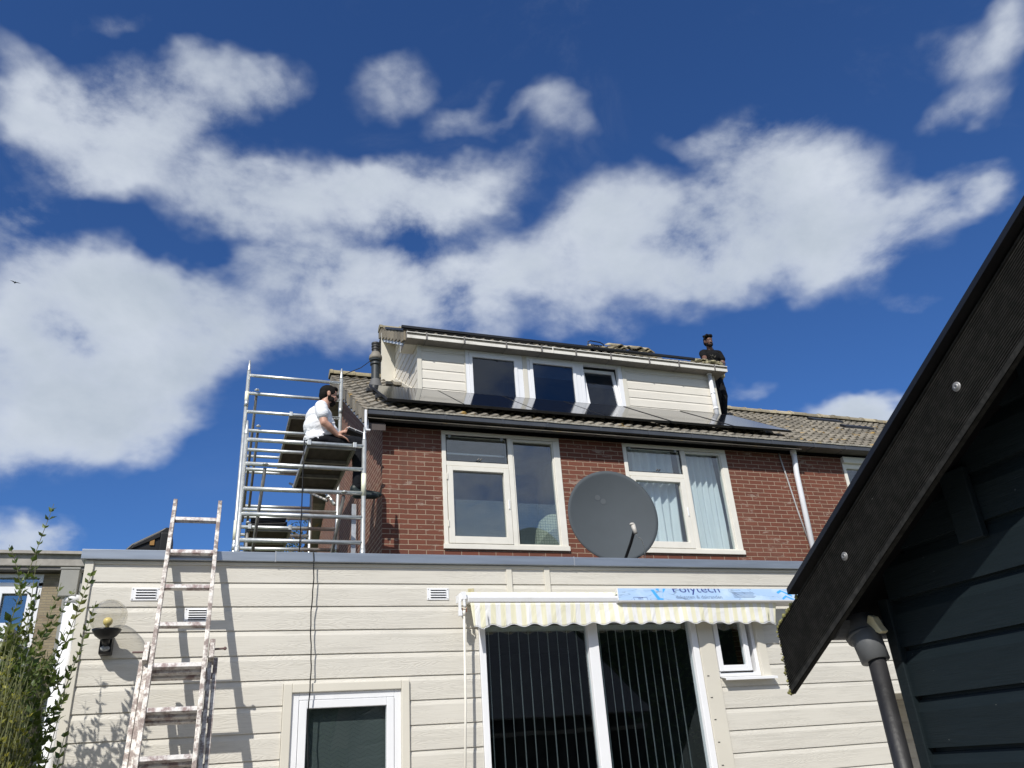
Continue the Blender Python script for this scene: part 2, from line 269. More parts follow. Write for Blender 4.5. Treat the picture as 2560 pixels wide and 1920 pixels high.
def darkpaint():
    m, nt, b = newmat('dark_blue_green_boards'); v = objvec(nt, (1, 1.2, 9)); n = noise(nt, v, 5, 5, .6, .6)
    c = mixc(nt, n, (.006, .011, .0135), (.012, .019, .023)); c = mixc(nt, ramp(nt, noise(nt, objvec(nt, (1, 1, 1.6)), 34, 5, .7), .70, .75), c, (.14, .15, .15))
    setin(nt, b.inputs['Base Color'], c); b.inputs['Roughness'].default_value = .55; b.inputs['Specular IOR Level'].default_value = .22; bump(nt, b, M_(nt, 'ADD', n, M_(nt, 'MULTIPLY', noise(nt, objvec(nt, (2, 2, 40)), 6, 4), .6)), .4, .004); return m
SHED = darkpaint()
MOSS = simple('moss', (.20, .19, .07), .95, var=.5, vs=40, bmp=1, bs=60)
DISH = simple('grey_dish', (.062, .074, .084), .85, var=.06, vs=2); DISHM = simple('dish_emblem', (.085, .096, .104), .5, var=.02)
PANEL = None
def panel_mat():
    m, nt, b = newmat('black_solar_glass'); b.inputs['Base Color'].default_value = (.008, .009, .013, 1)
    b.inputs['Roughness'].default_value = .09; b.inputs['IOR'].default_value = 1.5
    v = objvec(nt, (1, 3, 1)); bump(nt, b, noise(nt, v, 400, 1), .05, .0005); return m
PANEL = panel_mat()
STONE = simple('pale_concrete', (.34, .32, .29), .85, var=.12, vs=6, bmp=.3, bs=40)
YBRICK = simple('yellow_brown_brick', (.30, .21, .11), .9, var=.25, vs=30, vscale=(1, 1, 4), bmp=.4)
GREYB = simple('grey_cladding', (.27, .27, .25), .6, var=.06)
BULB = simple('cream_bulb', (.80, .66, .25), .35, var=.02)
GLDT = simple('gold_tag', (.48, .33, .08), .5)
def leafmat(name, a, b_, c_):
    m, nt, b = newmat(name); v = objvec(nt)
    g = N(nt, 'ShaderNodeNewGeometry')
    c = mixc(nt, g.outputs['Random Per Island'], a, b_); c = mixc(nt, ramp(nt, noise(nt, v, 2.5, 3), .5, .75), c, c_)
    setin(nt, b.inputs['Base Color'], c); b.inputs['Roughness'].default_value = .45
    out = nt.nodes['Material Output']; tl = N(nt, 'ShaderNodeBsdfTranslucent'); setin(nt, tl.inputs[0], mixc(nt, 1.0, c, (1.5, 1.6, .6), 'MULTIPLY'))
    ms = N(nt, 'ShaderNodeMixShader'); ms.inputs[0].default_value = .28; nt.links.new(b.outputs[0], ms.inputs[1]); nt.links.new(tl.outputs[0], ms.inputs[2]); nt.links.new(ms.outputs[0], out.inputs[0]); return m
LEAF = leafmat('green_leaf', (.045, .080, .018), (.12, .16, .035), (.17, .17, .04))
LEAFY = leafmat('golden_leaf', (.13, .15, .025), (.28, .25, .04), (.22, .23, .04))
LEAFT = leafmat('tree_leaf', (.05, .07, .04), (.09, .11, .05), (.07, .09, .05))
BARK = simple('bark', (.12, .09, .06), .9, var=.3, vs=20, bmp=.6)
STEM = simple('green_stem', (.14, .15, .06), .7, var=.3, vs=20)
PAVE = simple('garden_paving', (.40, .37, .32), .85, var=.2, vs=1.5, bmp=.3)

# ------------------------------------------------------------------ mesh helpers
class MB:
    def __init__(s): s.v = []; s.f = []
    def add(s, vs, fs):
        k = len(s.v); s.v += [tuple(p) for p in vs]; s.f += [tuple(i + k for i in f) for f in fs]; return s
    def box(s, x0, x1, y0, y1, z0, z1):
        return s.add([(x0, y0, z0), (x1, y0, z0), (x1, y1, z0), (x0, y1, z0), (x0, y0, z1), (x1, y0, z1), (x1, y1, z1), (x0, y1, z1)],
                     [(0, 3, 2, 1), (4, 5, 6, 7), (0, 1, 5, 4), (1, 2, 6, 5), (2, 3, 7, 6), (3, 0, 4, 7)])
    def quad(s, a, b, c, d): return s.add([a, b, c, d], [(0, 1, 2, 3)])
    def prism(s, poly, vec):
        n = len(poly); vec = Vector(vec); a = [Vector(p) for p in poly]
        return s.add(a + [p + vec for p in a], [tuple(range(n))[::-1], tuple(range(n, 2 * n))] + [(i, (i + 1) % n, n + (i + 1) % n, n + i) for i in range(n)])
    def beam(s, p0, p1, w, h, up=(0, 0, 1)):
        p0, p1 = Vector(p0), Vector(p1); d = (p1 - p0).normalized(); u = Vector(up); sd = d.cross(u)
        if sd.length < 1e-4: sd = d.cross(Vector((1, 0, 0)))
        sd.normalize(); u = sd.cross(d).normalized(); sd *= w / 2; u *= h / 2
        return s.prism([p0 - sd - u, p0 + sd - u, p0 + sd + u, p0 - sd + u], p1 - p0)
    def tube(s, pts, r, n=10, cap=True):
        pts = [Vector(p) for p in pts]; rs = r if isinstance(r, (list, tuple)) else [r] * len(pts); vs = []; fs = []
        ref = None
        for i, p in enumerate(pts):
            d = (pts[min(i + 1, len(pts) - 1)] - pts[max(i - 1, 0)]).normalized()
            if ref is None: ref = d.orthogonal().normalized()
            a = (ref - d * ref.dot(d)).normalized(); ref = a; b = d.cross(a)
            for k in range(n):
                t = 2 * math.pi * k / n; vs.append(p + (a * math.cos(t) + b * math.sin(t)) * rs[i])
        for i in range(len(pts) - 1):
            for k in range(n): fs.append((i * n + k, i * n + (k + 1) % n, (i + 1) * n + (k + 1) % n, (i + 1) * n + k))
        if cap: fs += [tuple(range(n))[::-1], tuple((len(pts) - 1) * n + k for k in range(n))]
        return s.add(vs, fs)
    def lathe(s, base, prof, n=24, axis=(0, 0, 1)):
        q = Vector((0, 0, 1)).rotation_difference(Vector(axis).normalized()); base = Vector(base); vs = []; fs = []
        for (r, h) in prof:
            for k in range(n):
                t = 2 * math.pi * k / n; vs.append(base + q @ Vector((r * math.cos(t), r * math.sin(t), h)))
        for i in range(len(prof) - 1):
            for k in range(n): fs.append((i * n + k, i * n + (k + 1) % n, (i + 1) * n + (k + 1) % n, (i + 1) * n + k))
        return s.add(vs, fs)
    def ell(s, c, rad, rot=None, n=16, m=10):
        c = Vector(c); q = rot or Quaternion(); vs = []; fs = []
        for i in range(m + 1):
            ph = math.pi * i / m
            for k in range(n):
                t = 2 * math.pi * k / n
                vs.append(c + q @ Vector((rad[0] * math.sin(ph) * math.cos(t), rad[1] * math.sin(ph) * math.sin(t), rad[2] * math.cos(ph))))
        for i in range(m):
            for k in range(n): fs.append((i * n + k, (i + 1) * n + k, (i + 1) * n + (k + 1) % n, i * n + (k + 1) % n))
        return s.add(vs, fs)
    def cap(s, p0, r0, p1, r1, n=14):
        p0, p1 = Vector(p0), Vector(p1); s.ell(p0, (r0,) * 3, n=n); s.ell(p1, (r1,) * 3, n=n)
        return s.tube([p0, p1], [r0, r1], n)
    def frame(s, x0, x1, z0, z1, w, y0, y1, wb=None, wt=None):     # four-sided frame facing -y, butt joints
        wb = w if wb is None else wb; wt = w if wt is None else wt
        s.box(x0, x0 + w, y0, y1, z0, z1); s.box(x1 - w, x1, y0, y1, z0, z1)
        if wb: s.box(x0 + w, x1 - w, y0, y1, z0, z0 + wb)
        if wt: s.box(x0 + w, x1 - w, y0, y1, z1 - wt, z1)
        return s
    def build(s, name, m, parent=None, smooth=False, bevel=0, label=None):
        me = bpy.data.meshes.new(name); me.from_pydata(s.v, [], s.f); me.validate(); me.update()
        me.materials.append(m)
        if smooth: me.polygons.foreach_set('use_smooth', [True] * len(me.polygons))
        o = bpy.data.objects.new(name, me); COL.objects.link(o)
        if parent:
            o.parent = parent
            if parent.type == 'EMPTY': o.location = -parent.location
        if bevel:
            b = o.modifiers.new('bevel', 'BEVEL'); b.width = bevel; b.segments = 2; b.limit_method = 'ANGLE'
        if label: o['label'] = label
        return o
def each(boxes, name, m, parent, bevel=0):                        # one part per box
    for b in boxes: MB().box(*b).build(name, m, parent, bevel=bevel)
def tag(o, label, cat, group=None):
    o['label'] = label; o['category'] = cat
    if group: o['group'] = group
    return o
def thing(name, label, cat, loc=(0, 0, 0), group=None):
    o = bpy.data.objects.new(name, None); COL.objects.link(o); o.location = loc; o.empty_display_size = .2
    return tag(o, label, cat, group)
def dup(root, loc, label=None, group=None):
    r = root.copy(); COL.objects.link(r); r.location = loc
    if label: r['label'] = label
    if group: r['group'] = group
    for ch in list(root.children):
        c = ch.copy(); COL.objects.link(c); c.parent = r
        for g in ch.children:
            d = g.copy(); COL.objects.link(d); d.parent = c
    return r
def blob(mb, name, m, parent=None, voxel=.007, sm=6):           # fuse overlapping closed shapes into one continuous skin
    me = bpy.data.meshes.new(name + '_raw'); me.from_pydata(mb.v, [], mb.f); me.update()
    o = bpy.data.objects.new(name + '_raw', me); COL.objects.link(o)
    r = o.modifiers.new('r', 'REMESH'); r.mode = 'VOXEL'; r.voxel_size = voxel; r.use_smooth_shade = True
    s_ = o.modifiers.new('s', 'SMOOTH'); s_.iterations = sm; s_.factor = .5
    dg = bpy.context.evaluated_depsgraph_get(); dg.update()
    m2 = bpy.data.meshes.new_from_object(o.evaluated_get(dg)); bpy.data.objects.remove(o); bpy.data.meshes.remove(me)
    m2.name = name; m2.materials.clear(); m2.materials.append(m)
    for p in m2.polygons: p.use_smooth = True
    q = bpy.data.objects.new(name, m2); COL.objects.link(q)
    if parent:
        q.parent = parent
        if parent.type == 'EMPTY': q.location = -parent.location
    return q
def cells(x0, x1, z0, z1, holes):                                # rectangles of a wall minus its openings
    xs = sorted({x0, x1} | {min(max(h[i], x0), x1) for h in holes for i in (0, 1)}); out = []
    for a, b in zip(xs, xs[1:]):
        cur = z0; hs = sorted([h for h in holes if h[0] < (a + b) / 2 < h[1]], key=lambda h: h[2])
        for h in hs:
            if h[2] > cur + 1e-4: out.append((a, b, cur, min(h[2], z1)))
            cur = max(cur, h[3])
        if cur < z1 - 1e-4: out.append((a, b, cur, z1))
    return out
def siding(mb, P, u0, u1, z0, z1, ref, sp, d=.011):              # boards: P(u, w, z) -> point, w = depth behind the face
    k = math.floor((z0 - ref) / sp)
    while ref + k * sp < z1:
        b = ref + k * sp
        prof = [(b - .0035, d), (b + .0035, d), (b + .0035, 0), (b + sp - .038, 0), (b + sp - .0035, d * .8), (b + sp - .0035, d)]
        pts = []
        for (z, w) in prof: pts.append((min(max(z, z0), z1), w))
        for (za, wa), (zb, wb) in zip(pts, pts[1:]):
            if abs(zb - za) < 1e-6 and (za in (z0, z1)): continue
            ua0, ua1 = (u0(za), u1(za)) if callable(u0) else (u0, u1); ub0, ub1 = (u0(zb), u1(zb)) if callable(u0) else (u0, u1)
            if ua1 - ua0 < .004 and ub1 - ub0 < .004: continue
            mb.quad(P(ua0, wa, za), P(ua1, wa, za), P(ub1, wb, zb), P(ub0, wb, zb))
        k += 1

# ================================================================== SETTING
D1, D2 = 6.426, 9.246
g = MB().quad((-400, -400, 0), (400, -400, 0), (400, 400, 0), (-400, 400, 0)).build('ground', simple('grass_ground', (.10, .12, .05), .95, var=.3, vs=.4)); g['kind'] = 'structure'
g = MB().box(-6, 9, -8, 8.3, -.2, .02).build('patio_paving', PAVE); g['kind'] = 'structure'

# ================================================================== EXTENSION
ext = thing('garden_extension', 'flat-roofed single-storey extension clad in cream boards in front of the brick house', 'extension', (3, D1, 0))
LZ = 2.943                                                       # height of the first board joint
holes = [(.579, 1.40, 0, 2.155), (2.085, 4.20, 0, 2.66), (4.24, 4.70, 2.14, 2.66), (5.95, 7.6, 0, 1.935), (-.92, -.858, 0, 3.1)]
mb = MB(); P = lambda u, w, z: (u, D1 + w, z)
trimx = {(.519, 1.453): 2.205}
h2 = [(.517, 1.455, 0, 2.207), (2.033, 4.24, 0, 2.66), (4.24, 4.782, 2.13, 2.66), (5.95, 7.6, 0, 1.935)]
for (a, b, c, d) in cells(-.858, 8.6, 0, 3.10, h2): siding(mb, P, a, b, c, d, LZ, .177)
mb.box(-.858, .517, D1 + .012, D1 + .10, 0, 3.1); mb.box(.517, 2.033, D1 + .012, D1 + .10, 2.207, 3.1); mb.box(1.455, 2.033, D1 + .012, D1 + .1, 0, 2.207)
mb.box(2.033, 4.782, D1 + .012, D1 + .1, 2.662, 3.1); mb.box(4.782, 8.6, D1 + .012, D1 + .1, 1.94, 3.1); mb.box(4.24, 5.95, D1 + .012, D1 + .1, 0, 2.13); mb.box(7.6, 8.6, D1 + .012, D1 + .1, 0, 1.935)
Pl = lambda u, w, z: (-.915 + w, u, z)
siding(mb, Pl, D1 + .06, 8.2, 0, 3.10, LZ, .177)
Pr = lambda u, w, z: (u, D1 + 1.1 + w, z)
siding(mb, Pr, 5.95, 7.6, 0, 1.93, LZ, .177)
wall = mb.build('cladding', SID, ext)
each([(-.915, -.858, D1 - .016, D1 + .06, 0, 3.098), (5.935, 5.95, D1 - .002, D1 + 1.1, 0, 1.935), (5.95, 7.6, D1 - .002, D1 + 1.1, 1.935, 1.95)], 'corner_trim', SID2, ext, .003)
for (a, b, z) in ((2.302, 2.351, 2.80), (2.650, 2.700, 2.80)): MB().box(a, b, D1 - .014, D1 - .001, z, 3.085).build('cover_strip', SID2, ext, bevel=.002)
MB().box(-.858, 8.6, D1 - .010, D1 - .001, 3.072, 3.098).build('top_trim', SID2, ext, bevel=.003)
MB().box(-.90, 1.70, D1 + .1, 8.2, 3.02, 3.12).box(1.70, 8.6, D1 + .1, D2 - .01, 3.021, 3.121).build('flat_roof', simple('roofing_felt', (.06, .06, .06), .9, bmp=.4), ext)
c = MB().box(-.945, .40, D1 - .045, D1 + .11, 3.10, 3.172).build('roof_coping', ALU, ext, bevel=.004)
MB().box(.403, 2.93, D1 - .047, D1 + .11, 3.1005, 3.176).build('roof_coping', ALU, ext, bevel=.004)
MB().box(2.933, 8.65, D1 - .045, D1 + .11, 3.10, 3.176).build('roof_coping', ALU, ext, bevel=.004)
MB().box(-.945, -.83, D1 + .115, 8.2, 3.10, 3.172).build('roof_coping', ALU, ext, bevel=.004)
each([(.399, .406, D1 - .0485, D1 - .0, 3.097, 3.179), (2.927, 2.934, D1 - .0485, D1, 3.098, 3.179)], 'coping_joint', LEAD, ext)
# vents
def vent(x0, x1, z0, z1, n):
    f = MB().box(x0, x1, D1 - .007, D1 - .001, z0, z1).build('vent_grille', WHITE, ext, bevel=.002)
    w = x1 - x0; h = z1 - z0; m1 = MB(); m2 = MB()
    for i in range(n):
        z = z0 + h * (.20 + .62 * i / (n - 1))
        m1.box(x0 + w * .17, x1 - w * .15, D1 - .0085, D1 - .0071, z - .0035, z + .0035)
        m2.prism([(x0 + w * .15, D1 - .0075, z + .0035), (x0 + w * .15, D1 - .0075, z + .011), (x0 + w * .15, D1 - .017, z + .0035)], (w * .72, 0, 0))
    m1.build('slot', BLACKM, f); m2.build('louvre', WHITE, f)
    for (px, pz) in ((x0 + .01, z0 + .01), (x1 - .01, z0 + .01), (x0 + .01, z1 - .01), (x1 - .01, z1 - .01)): MB().ell((px, D1 - .008, pz), (.004, .003, .004), n=8, m=6).build('screw', DARKTUBE, f)
vent(-.586, -.395, 2.811, 2.903, 4); vent(-.212, -.040, 2.650, 2.757, 5); vent(1.609, 1.792, 2.813, 2.908, 4)
# kitchen window
w = MB(); w.frame(.519, 1.453, .86, 2.205, .062, D1 - .022, D1 + .03).build('window_trim', SID2, ext, bevel=.005)
fr = MB().frame(.581, 1.391, .92, 2.143, .052, D1 + .0, D1 + .07).build('window_frame', WHITE, ext, bevel=.004)
MB().frame(.636, 1.336, .975, 2.088, .056, D1 - .008, D1 + .05).build('sash', WHITE, fr, bevel=.004)
MB().box(.690, 1.282, D1 + .022, D1 + .026, 1.03, 2.034).build('pane', GLASS, fr)
def patt():
    m, nt, b = newmat('herringbone_screen'); v = objvec(nt)
    sp = N(nt, 'ShaderNodeSeparateXYZ'); nt.links.new(v, sp.inputs[0])
    x = M_(nt, 'DIVIDE', sp.outputs[0], .055); col = M_(nt, 'FRACT', x); par = M_(nt, 'FRACT', M_(nt, 'MULTIPLY', M_(nt, 'FLOOR', x), .5))
    s_ = M_(nt, 'SUBTRACT', M_(nt, 'MULTIPLY', par, 4), 1)
    d = M_(nt, 'FRACT', M_(nt, 'ADD', M_(nt, 'DIVIDE', sp.outputs[2], .03), M_(nt, 'MULTIPLY', M_(nt, 'MULTIPLY', col, s_), 1.0)))
    setin(nt, b.inputs['Base Color'], mixc(nt, ramp(nt, d, .0, .12), (.02, .03, .03), (.085, .10, .095))); b.inputs['Roughness'].default_value = .8; return m
MB().box(.640, 1.335, D1 + .075, D1 + .08, .98, 2.085).build('blind', patt(), fr)
# patio door
dr = MB().box(2.035, 2.088, D1 - .012, D1 + .075, .02, 2.66).box(4.016, 4.075, D1 - .012, D1 + .075, .02, 2.66).box(2.088, 4.016, D1 - .012, D1 + .075, 2.625, 2.66).build('door_frame', WHITE, ext, bevel=.004)
MB().box(3.004, 3.096, D1 - .014, D1 + .06, .03, 2.624).build('door_post', WHITE, dr, bevel=.004)
MB().box(4.078, 4.236, D1 - .020, D1 + .05, .02, 2.66).build('corner_board', SID2, ext, bevel=.003)
mbn = MB()
for i in range(10): MB().box(4.085 + .02, 4.125, D1 - .023, D1 - .0202, 2.15 - i * .177, 2.156 - i * .177).build('corner_board_notch', BLACKM, ext)
MB().box(2.088, 3.004, D1 + .03, D1 + .034, .05, 2.624).build('pane', GLASS, dr); MB().box(3.096, 4.016, D1 + .03, D1 + .034, .05, 2.624).build('pane', GLASS, dr)
rm = MB(); rm.box(2.0, 4.2, D2 - .3, D2 - .25, .02, 2.7).box(1.98, 2.02, D1 + .12, D2 - .25, .02, 2.7).box(4.2, 4.24, D1 + .12, D2 - .25, .02, 2.7).box(2.0, 4.22, D1 + .12, D2 - .25, 2.70, 2.74).box(2.0, 4.22, D1 + .12, D2 - .3, .0, .025)
rm.build('interior_wall', ROOM, ext)
def slat(x, a, rnd):
    w_ = .085; dx = math.sin(a) * w_ / 2; dy = math.cos(a) * w_ / 2; y = D1 + .16
    return MB().prism([(x - dx, y - dy, .1), (x + dx, y + dy, .1), (x + dx + .0008, y + dy, .1), (x - dx + .0008, y - dy, .1)], (0, 0, 2.48))
SLAT = simple('blind_slat', (.55, .60, .58), .7, var=.05)
for i in range(10): slat(2.17 + i * .089, math.atan2(2.17 + i * .089, 6.6) + R(4 + 1.6 * math.sin(i * 2.3)), 0).build('blind_slat', SLAT, dr)
for i in range(10): slat(3.19 + i * .082, math.atan2(3.19 + i * .082, 6.6) + R(4.6 + 1.8 * math.cos(i * 2.7)), 0).build('blind_slat', SLAT, dr)
MB().box(2.1, 4.0, D1 + .12, D1 + .2, 2.585, 2.62).build('blind_rail', SLAT, dr)
# small side window
fw = MB().frame(4.240, 4.690, 2.142, 2.66, .034, D1 + .012, D1 + .075).build('window_frame', WHITE, ext, bevel=.003)
MB().frame(4.255, 4.600, 2.188, 2.655, .048, D1 - .006, D1 + .05, wb=.052).build('sash', WHITE, fw, bevel=.004)
MB().box(4.30, 4.555, D1 + .018, D1 + .022, 2.238, 2.62).build('pane', GLASS, fw)
MB().box(4.692, 4.780, D1 - .02, D1 + .04, 2.132, 2.66).build('window_trim', SID2, ext, bevel=.003)
MB().box(4.20, 4.8, D1 + .5, D1 + .52, 2.0, 2.7).build('interior_wall', ROOM, ext)
MB().prism([(4.255, D1 - .001, 2.140), (4.255, D1 - .075, 2.128), (4.255, D1 - .075, 2.108), (4.255, D1 - .072, 2.108), (4.255, D1 - .070, 2.124), (4.255, D1 - .001, 2.134)], (.545, 0, 0)).build('window_sill', WHITE, ext)
# rainwater pipe at the left corner
MB().tube([(-.975, 6.56, 0), (-.975, 6.56, 2.86)], .052, 20).tube([(-.975, 6.56, 2.82), (-.975, 6.56, 2.87)], .058, 20).build('drainpipe', PVC, ext, smooth=True)
MB().box(-1.075, -.955, 6.50, 6.62, 2.86, 3.05).box(-1.082, -.95, 6.495, 6.625, 3.05, 3.065).build('rainwater_hopper', GREYB, ext, bevel=.004)

# ------------------------------------------------------------------ wall lamp
lamp = thing('wall_lamp', 'black wall lamp with clear globe on the cream boards', 'wall lamp', (-.69, D1, 2.43))
lc = (-.692, 6.246)
hs = MB().prism([(-.733, D1 - .002, 2.432), (-.733, D1 - .085, 2.432), (-.733, D1 - .105, 2.445), (-.733, D1 - .105, 2.545), (-.733, D1 - .002, 2.56)], (.078, 0, 0)).build('lamp_housing', BLACKP, lamp, bevel=.003)
MB().ell((-.694, D1 - .104, 2.468), (.031, .012, .020)).build('motion_sensor', simple('sensor_lens', (.30, .31, .31), .3), lamp, smooth=True)
MB().tube([(lc[0], lc[1] + .06, 2.50), (lc[0], lc[1], 2.53)], .025, 12).lathe((lc[0], lc[1], 2.515), [(.001, 0), (.04, .004), (.068, .024), (.087, .050), (.094, .066), (.091, .066), (.082, .05), (.001, .045)], 32).lathe((lc[0], lc[1], 2.56), [(.03, 0), (.03, .028), (.001, .028)], 20).build('lamp_cup', BLACKP, lamp, smooth=True)
MB().lathe((lc[0], lc[1], 2.588), [(.001, 0), (.012, 0), (.013, .018), (.022, .024), (.029, .036), (.031, .048), (.027, .062), (.016, .072), (.001, .075)], 20).build('bulb', BULB, lamp, smooth=True)
gp = [(.121 * math.sin(a), -.121 * math.cos(a)) for a in [R(28 + (180 - 28) * i / 24) for i in range(25)]]
MB().lathe((lc[0], lc[1], 2.664), gp, 36).build('glass_globe', GLOBE, lamp, smooth=True)

# ------------------------------------------------------------------ awning
aw = thing('awning', 'rolled-in white awning with pale yellow striped scalloped valance over the patio door', 'awning', (3.4, 6.28, 2.7))
XA0, XA1 = 1.905, 4.90
MB().prism([(XA0, 6.245, 2.800), (XA0, 6.255, 2.765), (XA0, 6.28, 2.758), (XA0, 6.33, 2.765), (XA0, 6.34, 2.80), (XA0, 6.32, 2.815), (XA0, 6.262, 2.815)], (XA1 - XA0, 0, 0)).build('front_bar', WHITE, aw, bevel=.004)
MB().tube([(XA0 + .01, 6.355, 2.822), (XA1, 6.355, 2.822)], .040, 20).build('fabric_roll', AWN, aw, smooth=True)
mb = MB(); nx, nz = 240, 12
def vpt(i, j):
    u = i / nx; t = j / nz; x = XA0 + .02 + (XA1 - .03 - XA0 - .02) * u
    base = 2.757; low = 2.575 + .010 * math.sin(u * 3) + .0115 * math.cos(2 * math.pi * (x - 1.93) / .178) - (.012 if u < .03 else 0)
    z = base + (low - base) * t
    y = 6.262 + .010 * t * math.sin(x * 9 + 1) + .012 * t * math.sin(x * 3.1) + (.02 * math.exp(-((u - 1) * 30) ** 2)) * t
    return (x + .02 * t * (1 if u < .05 else 0) - (.02 * t if u > .97 else 0), y, z)
mb.add([vpt(i, j) for i in range(nx + 1) for j in range(nz + 1)], [(i * (nz + 1) + j, i * (nz + 1) + j + 1, (i + 1) * (nz + 1) + j + 1, (i + 1) * (nz + 1) + j) for i in range(nx) for j in range(nz)])
val = mb.build('valance', AWN, aw, smooth=True); sd = val.modifiers.new('s', 'SOLIDIFY'); sd.thickness = .0015
mb = MB(); mb.tube([Vector(vpt(i, nz)) + Vector((0, -.0015, 0)) for i in range(nx + 1)], .0022, 6); mb.build('piping', WHITE, val)
MB().box(1.852, 1.892, 6.25, 6.34, 2.785, 2.845).box(1.835, 1.853, 6.27, 6.37, 2.77, 2.83).tube([(1.892, 6.29, 2.81), (1.91, 6.29, 2.81)], .02, 14).box(1.827, 1.845, 6.25, 6.28, 2.69, 2.775).box(1.822, 1.85, 6.245, 6.275, 2.655, 2.70).tube([(1.872, 6.26, 2.785), (1.877, 6.262, 2.735), (1.88, 6.265, 2.722)], [.011, .012, .006], 10).build('winding_gear', WHITE, aw, bevel=.003)
MB().tube([(1.88, 6.265, 2.735), (1.893, 6.265, 2.715), (1.89, 6.265, 2.69), (1.875, 6.265, 2.688), (1.862, 6.265, 2.70), (1.86, 6.265, 2.72)], .004, 8).build('hook', simple('rusty_hook', (.18, .06, .03), .6), aw)
MB().tube([(1.872, 6.27, 2.70), (1.855, 6.27, 2.0), (1.81, 6.27, 1.1)], .0095, 12).tube([(1.872, 6.268, 2.702), (1.871, 6.268, 2.66)], .012, 12).build('crank_pole', CREAMW, aw, smooth=True)
MB().box(1.965, 1.985, D1 - .09, D1 - .001, 2.84, 2.89).box(1.958, 1.992, D1 - .012, D1 - .001, 2.84, 2.905).build('wall_bracket', simple('yellowed_bracket', (.50, .45, .28), .6), aw, bevel=.003)
MB().box(4.66, 4.69, D1 - .10, D1 - .001, 2.83, 2.875).build('wall_bracket', simple('yellowed_bracket_b', (.50, .45, .28), .6), aw, bevel=.003)
# ------------------------------------------------------------------ film wrapped gutter profile lying on the awning
pf = thing('roof_edge_profile', 'white metal roof edge profile in printed blue protective film, lying on the awning', 'metal profile', (4.2, 6.2, 2.76))
xa, xb = 3.165, 5.6
A_, B_, C_, D_ = (6.165, 2.750), (6.235, 2.878), (6.285, 2.868), (6.26, 2.715)
fl = MB()
fpts = [(xa + .030, 6.165, 2.757), (xb, 6.165, 2.757), (xb, 6.226, 2.872), (xa + .062, 6.226, 2.872)]
fl.add(fpts, [(0, 1, 2, 3)]); FO = fl.build('printed_film', FILM, pf)
mb = MB().beam((xa + .03, 6.164, 2.7515), (xb, 6.164, 2.7515), .006, .011)
mb.prism([(xa + .03, 6.168, 2.7445), (xa + .03, 6.168, 2.7475), (xa - .012, 6.262, 2.722), (xa - .012, 6.262, 2.719)], (xb - xa, 0, 0))
mb.prism([(xa + .030, 6.1665, 2.756), (xa + .062, 6.2275, 2.8735), (xa + .06, 6.235, 2.874), (xa - .012, 6.266, 2.722), (xa - .008, 6.264, 2.716), (xa + .05, 6.222, 2.855), (xa + .022, 6.170, 2.758)], (.004, 0, 0))
mb.build('metal_flange', simple('white_metal', (.60, .59, .57), .35, .1, var=.03), pf)
fnd = (Vector(fpts[3]) - Vector(fpts[0])); upv = Vector((0, 6.226 - 6.165, 2.872 - 2.757)).normalized(); nrm = Vector((0, -upv.z, upv.y))
FH = math.hypot(6.226 - 6.165, 2.872 - 2.757)
def onfilm(x, t, off=.0012): return Vector((x, 6.165, 2.757)) + upv * t + nrm * off
def letter(body, x, t, size, mat, clip=FH - .002, width=None):
    c = bpy.data.curves.new('t', 'FONT'); c.body = body; c.size = size; c.resolution_u = 3; o = bpy.data.objects.new('t', c); COL.objects.link(o)
    bpy.context.view_layer.update(); dg = bpy.context.evaluated_depsgraph_get()
    me = bpy.data.meshes.new_from_object(o.evaluated_get(dg)); bpy.data.objects.remove(o)
    vs = [v.co.copy() for v in me.vertices]; fs = [tuple(p.vertices) for p in me.polygons]; sx = 1
    if width: sx = width / (max(v.x for v in vs) - min(v.x for v in vs))
    import bmesh
    bm = bmesh.new(); bm.from_mesh(me); bmesh.ops.bisect_plane(bm, geom=bm.verts[:] + bm.edges[:] + bm.faces[:], plane_co=(0, clip - t, 0), plane_no=(0, 1, 0), clear_outer=True); bm.to_mesh(me); bm.free()
    vs = [v.co.copy() for v in me.vertices]; fs = [tuple(p.vertices) for p in me.polygons]; bpy.data.meshes.remove(me)
    m = MB(); m.add([onfilm(x + v.x * sx, t + v.y) for v in vs], fs); m.build('lettering', mat, FO)
letter('Polytech', 3.755, .086, .115, NAVY, width=.485)
letter('dakgoten & dakranden', 3.765, .018, .052, SLATE, width=.475)
letter('WIT', 3.385, .006, .034, NAVY, width=.055)
def poly_on(pts, mat, nm='printed_mark'):
    MB().add([onfilm(x, t) for x, t in pts], [tuple(range(len(pts)))]).build(nm, mat, FO)
for (a, b, c, d) in ((3.345, 3.348, .0, .032), (3.475, 3.478, .0, .032), (3.345, 3.478, .030, .033)): poly_on([(a, c), (b, c), (b, d), (a, d)], NAVY)
for q in ([(3.545, .115), (3.575, .115), (3.605, .020), (3.575, .004)], [(3.575, .004), (3.605, .020), (3.635, .020), (3.633, .004)], [(3.633, .004), (3.635, .02), (3.650, .070), (3.640, .050)], [(3.640, .046), (3.652, .075), (3.700, .128), (3.672, .128)], [(3.60, .128), (3.63, .128), (3.622, .095), (3.60, .112)]): poly_on(q, LBLUE)
for k in range(5): poly_on([(4.37, .088 - k * .014), (4.60 + .012 * math.sin(k * 9), .088 - k * .014), (4.60 + .012 * math.sin(k * 9), .084 - k * .014), (4.37, .084 - k * .014)], SLATE)
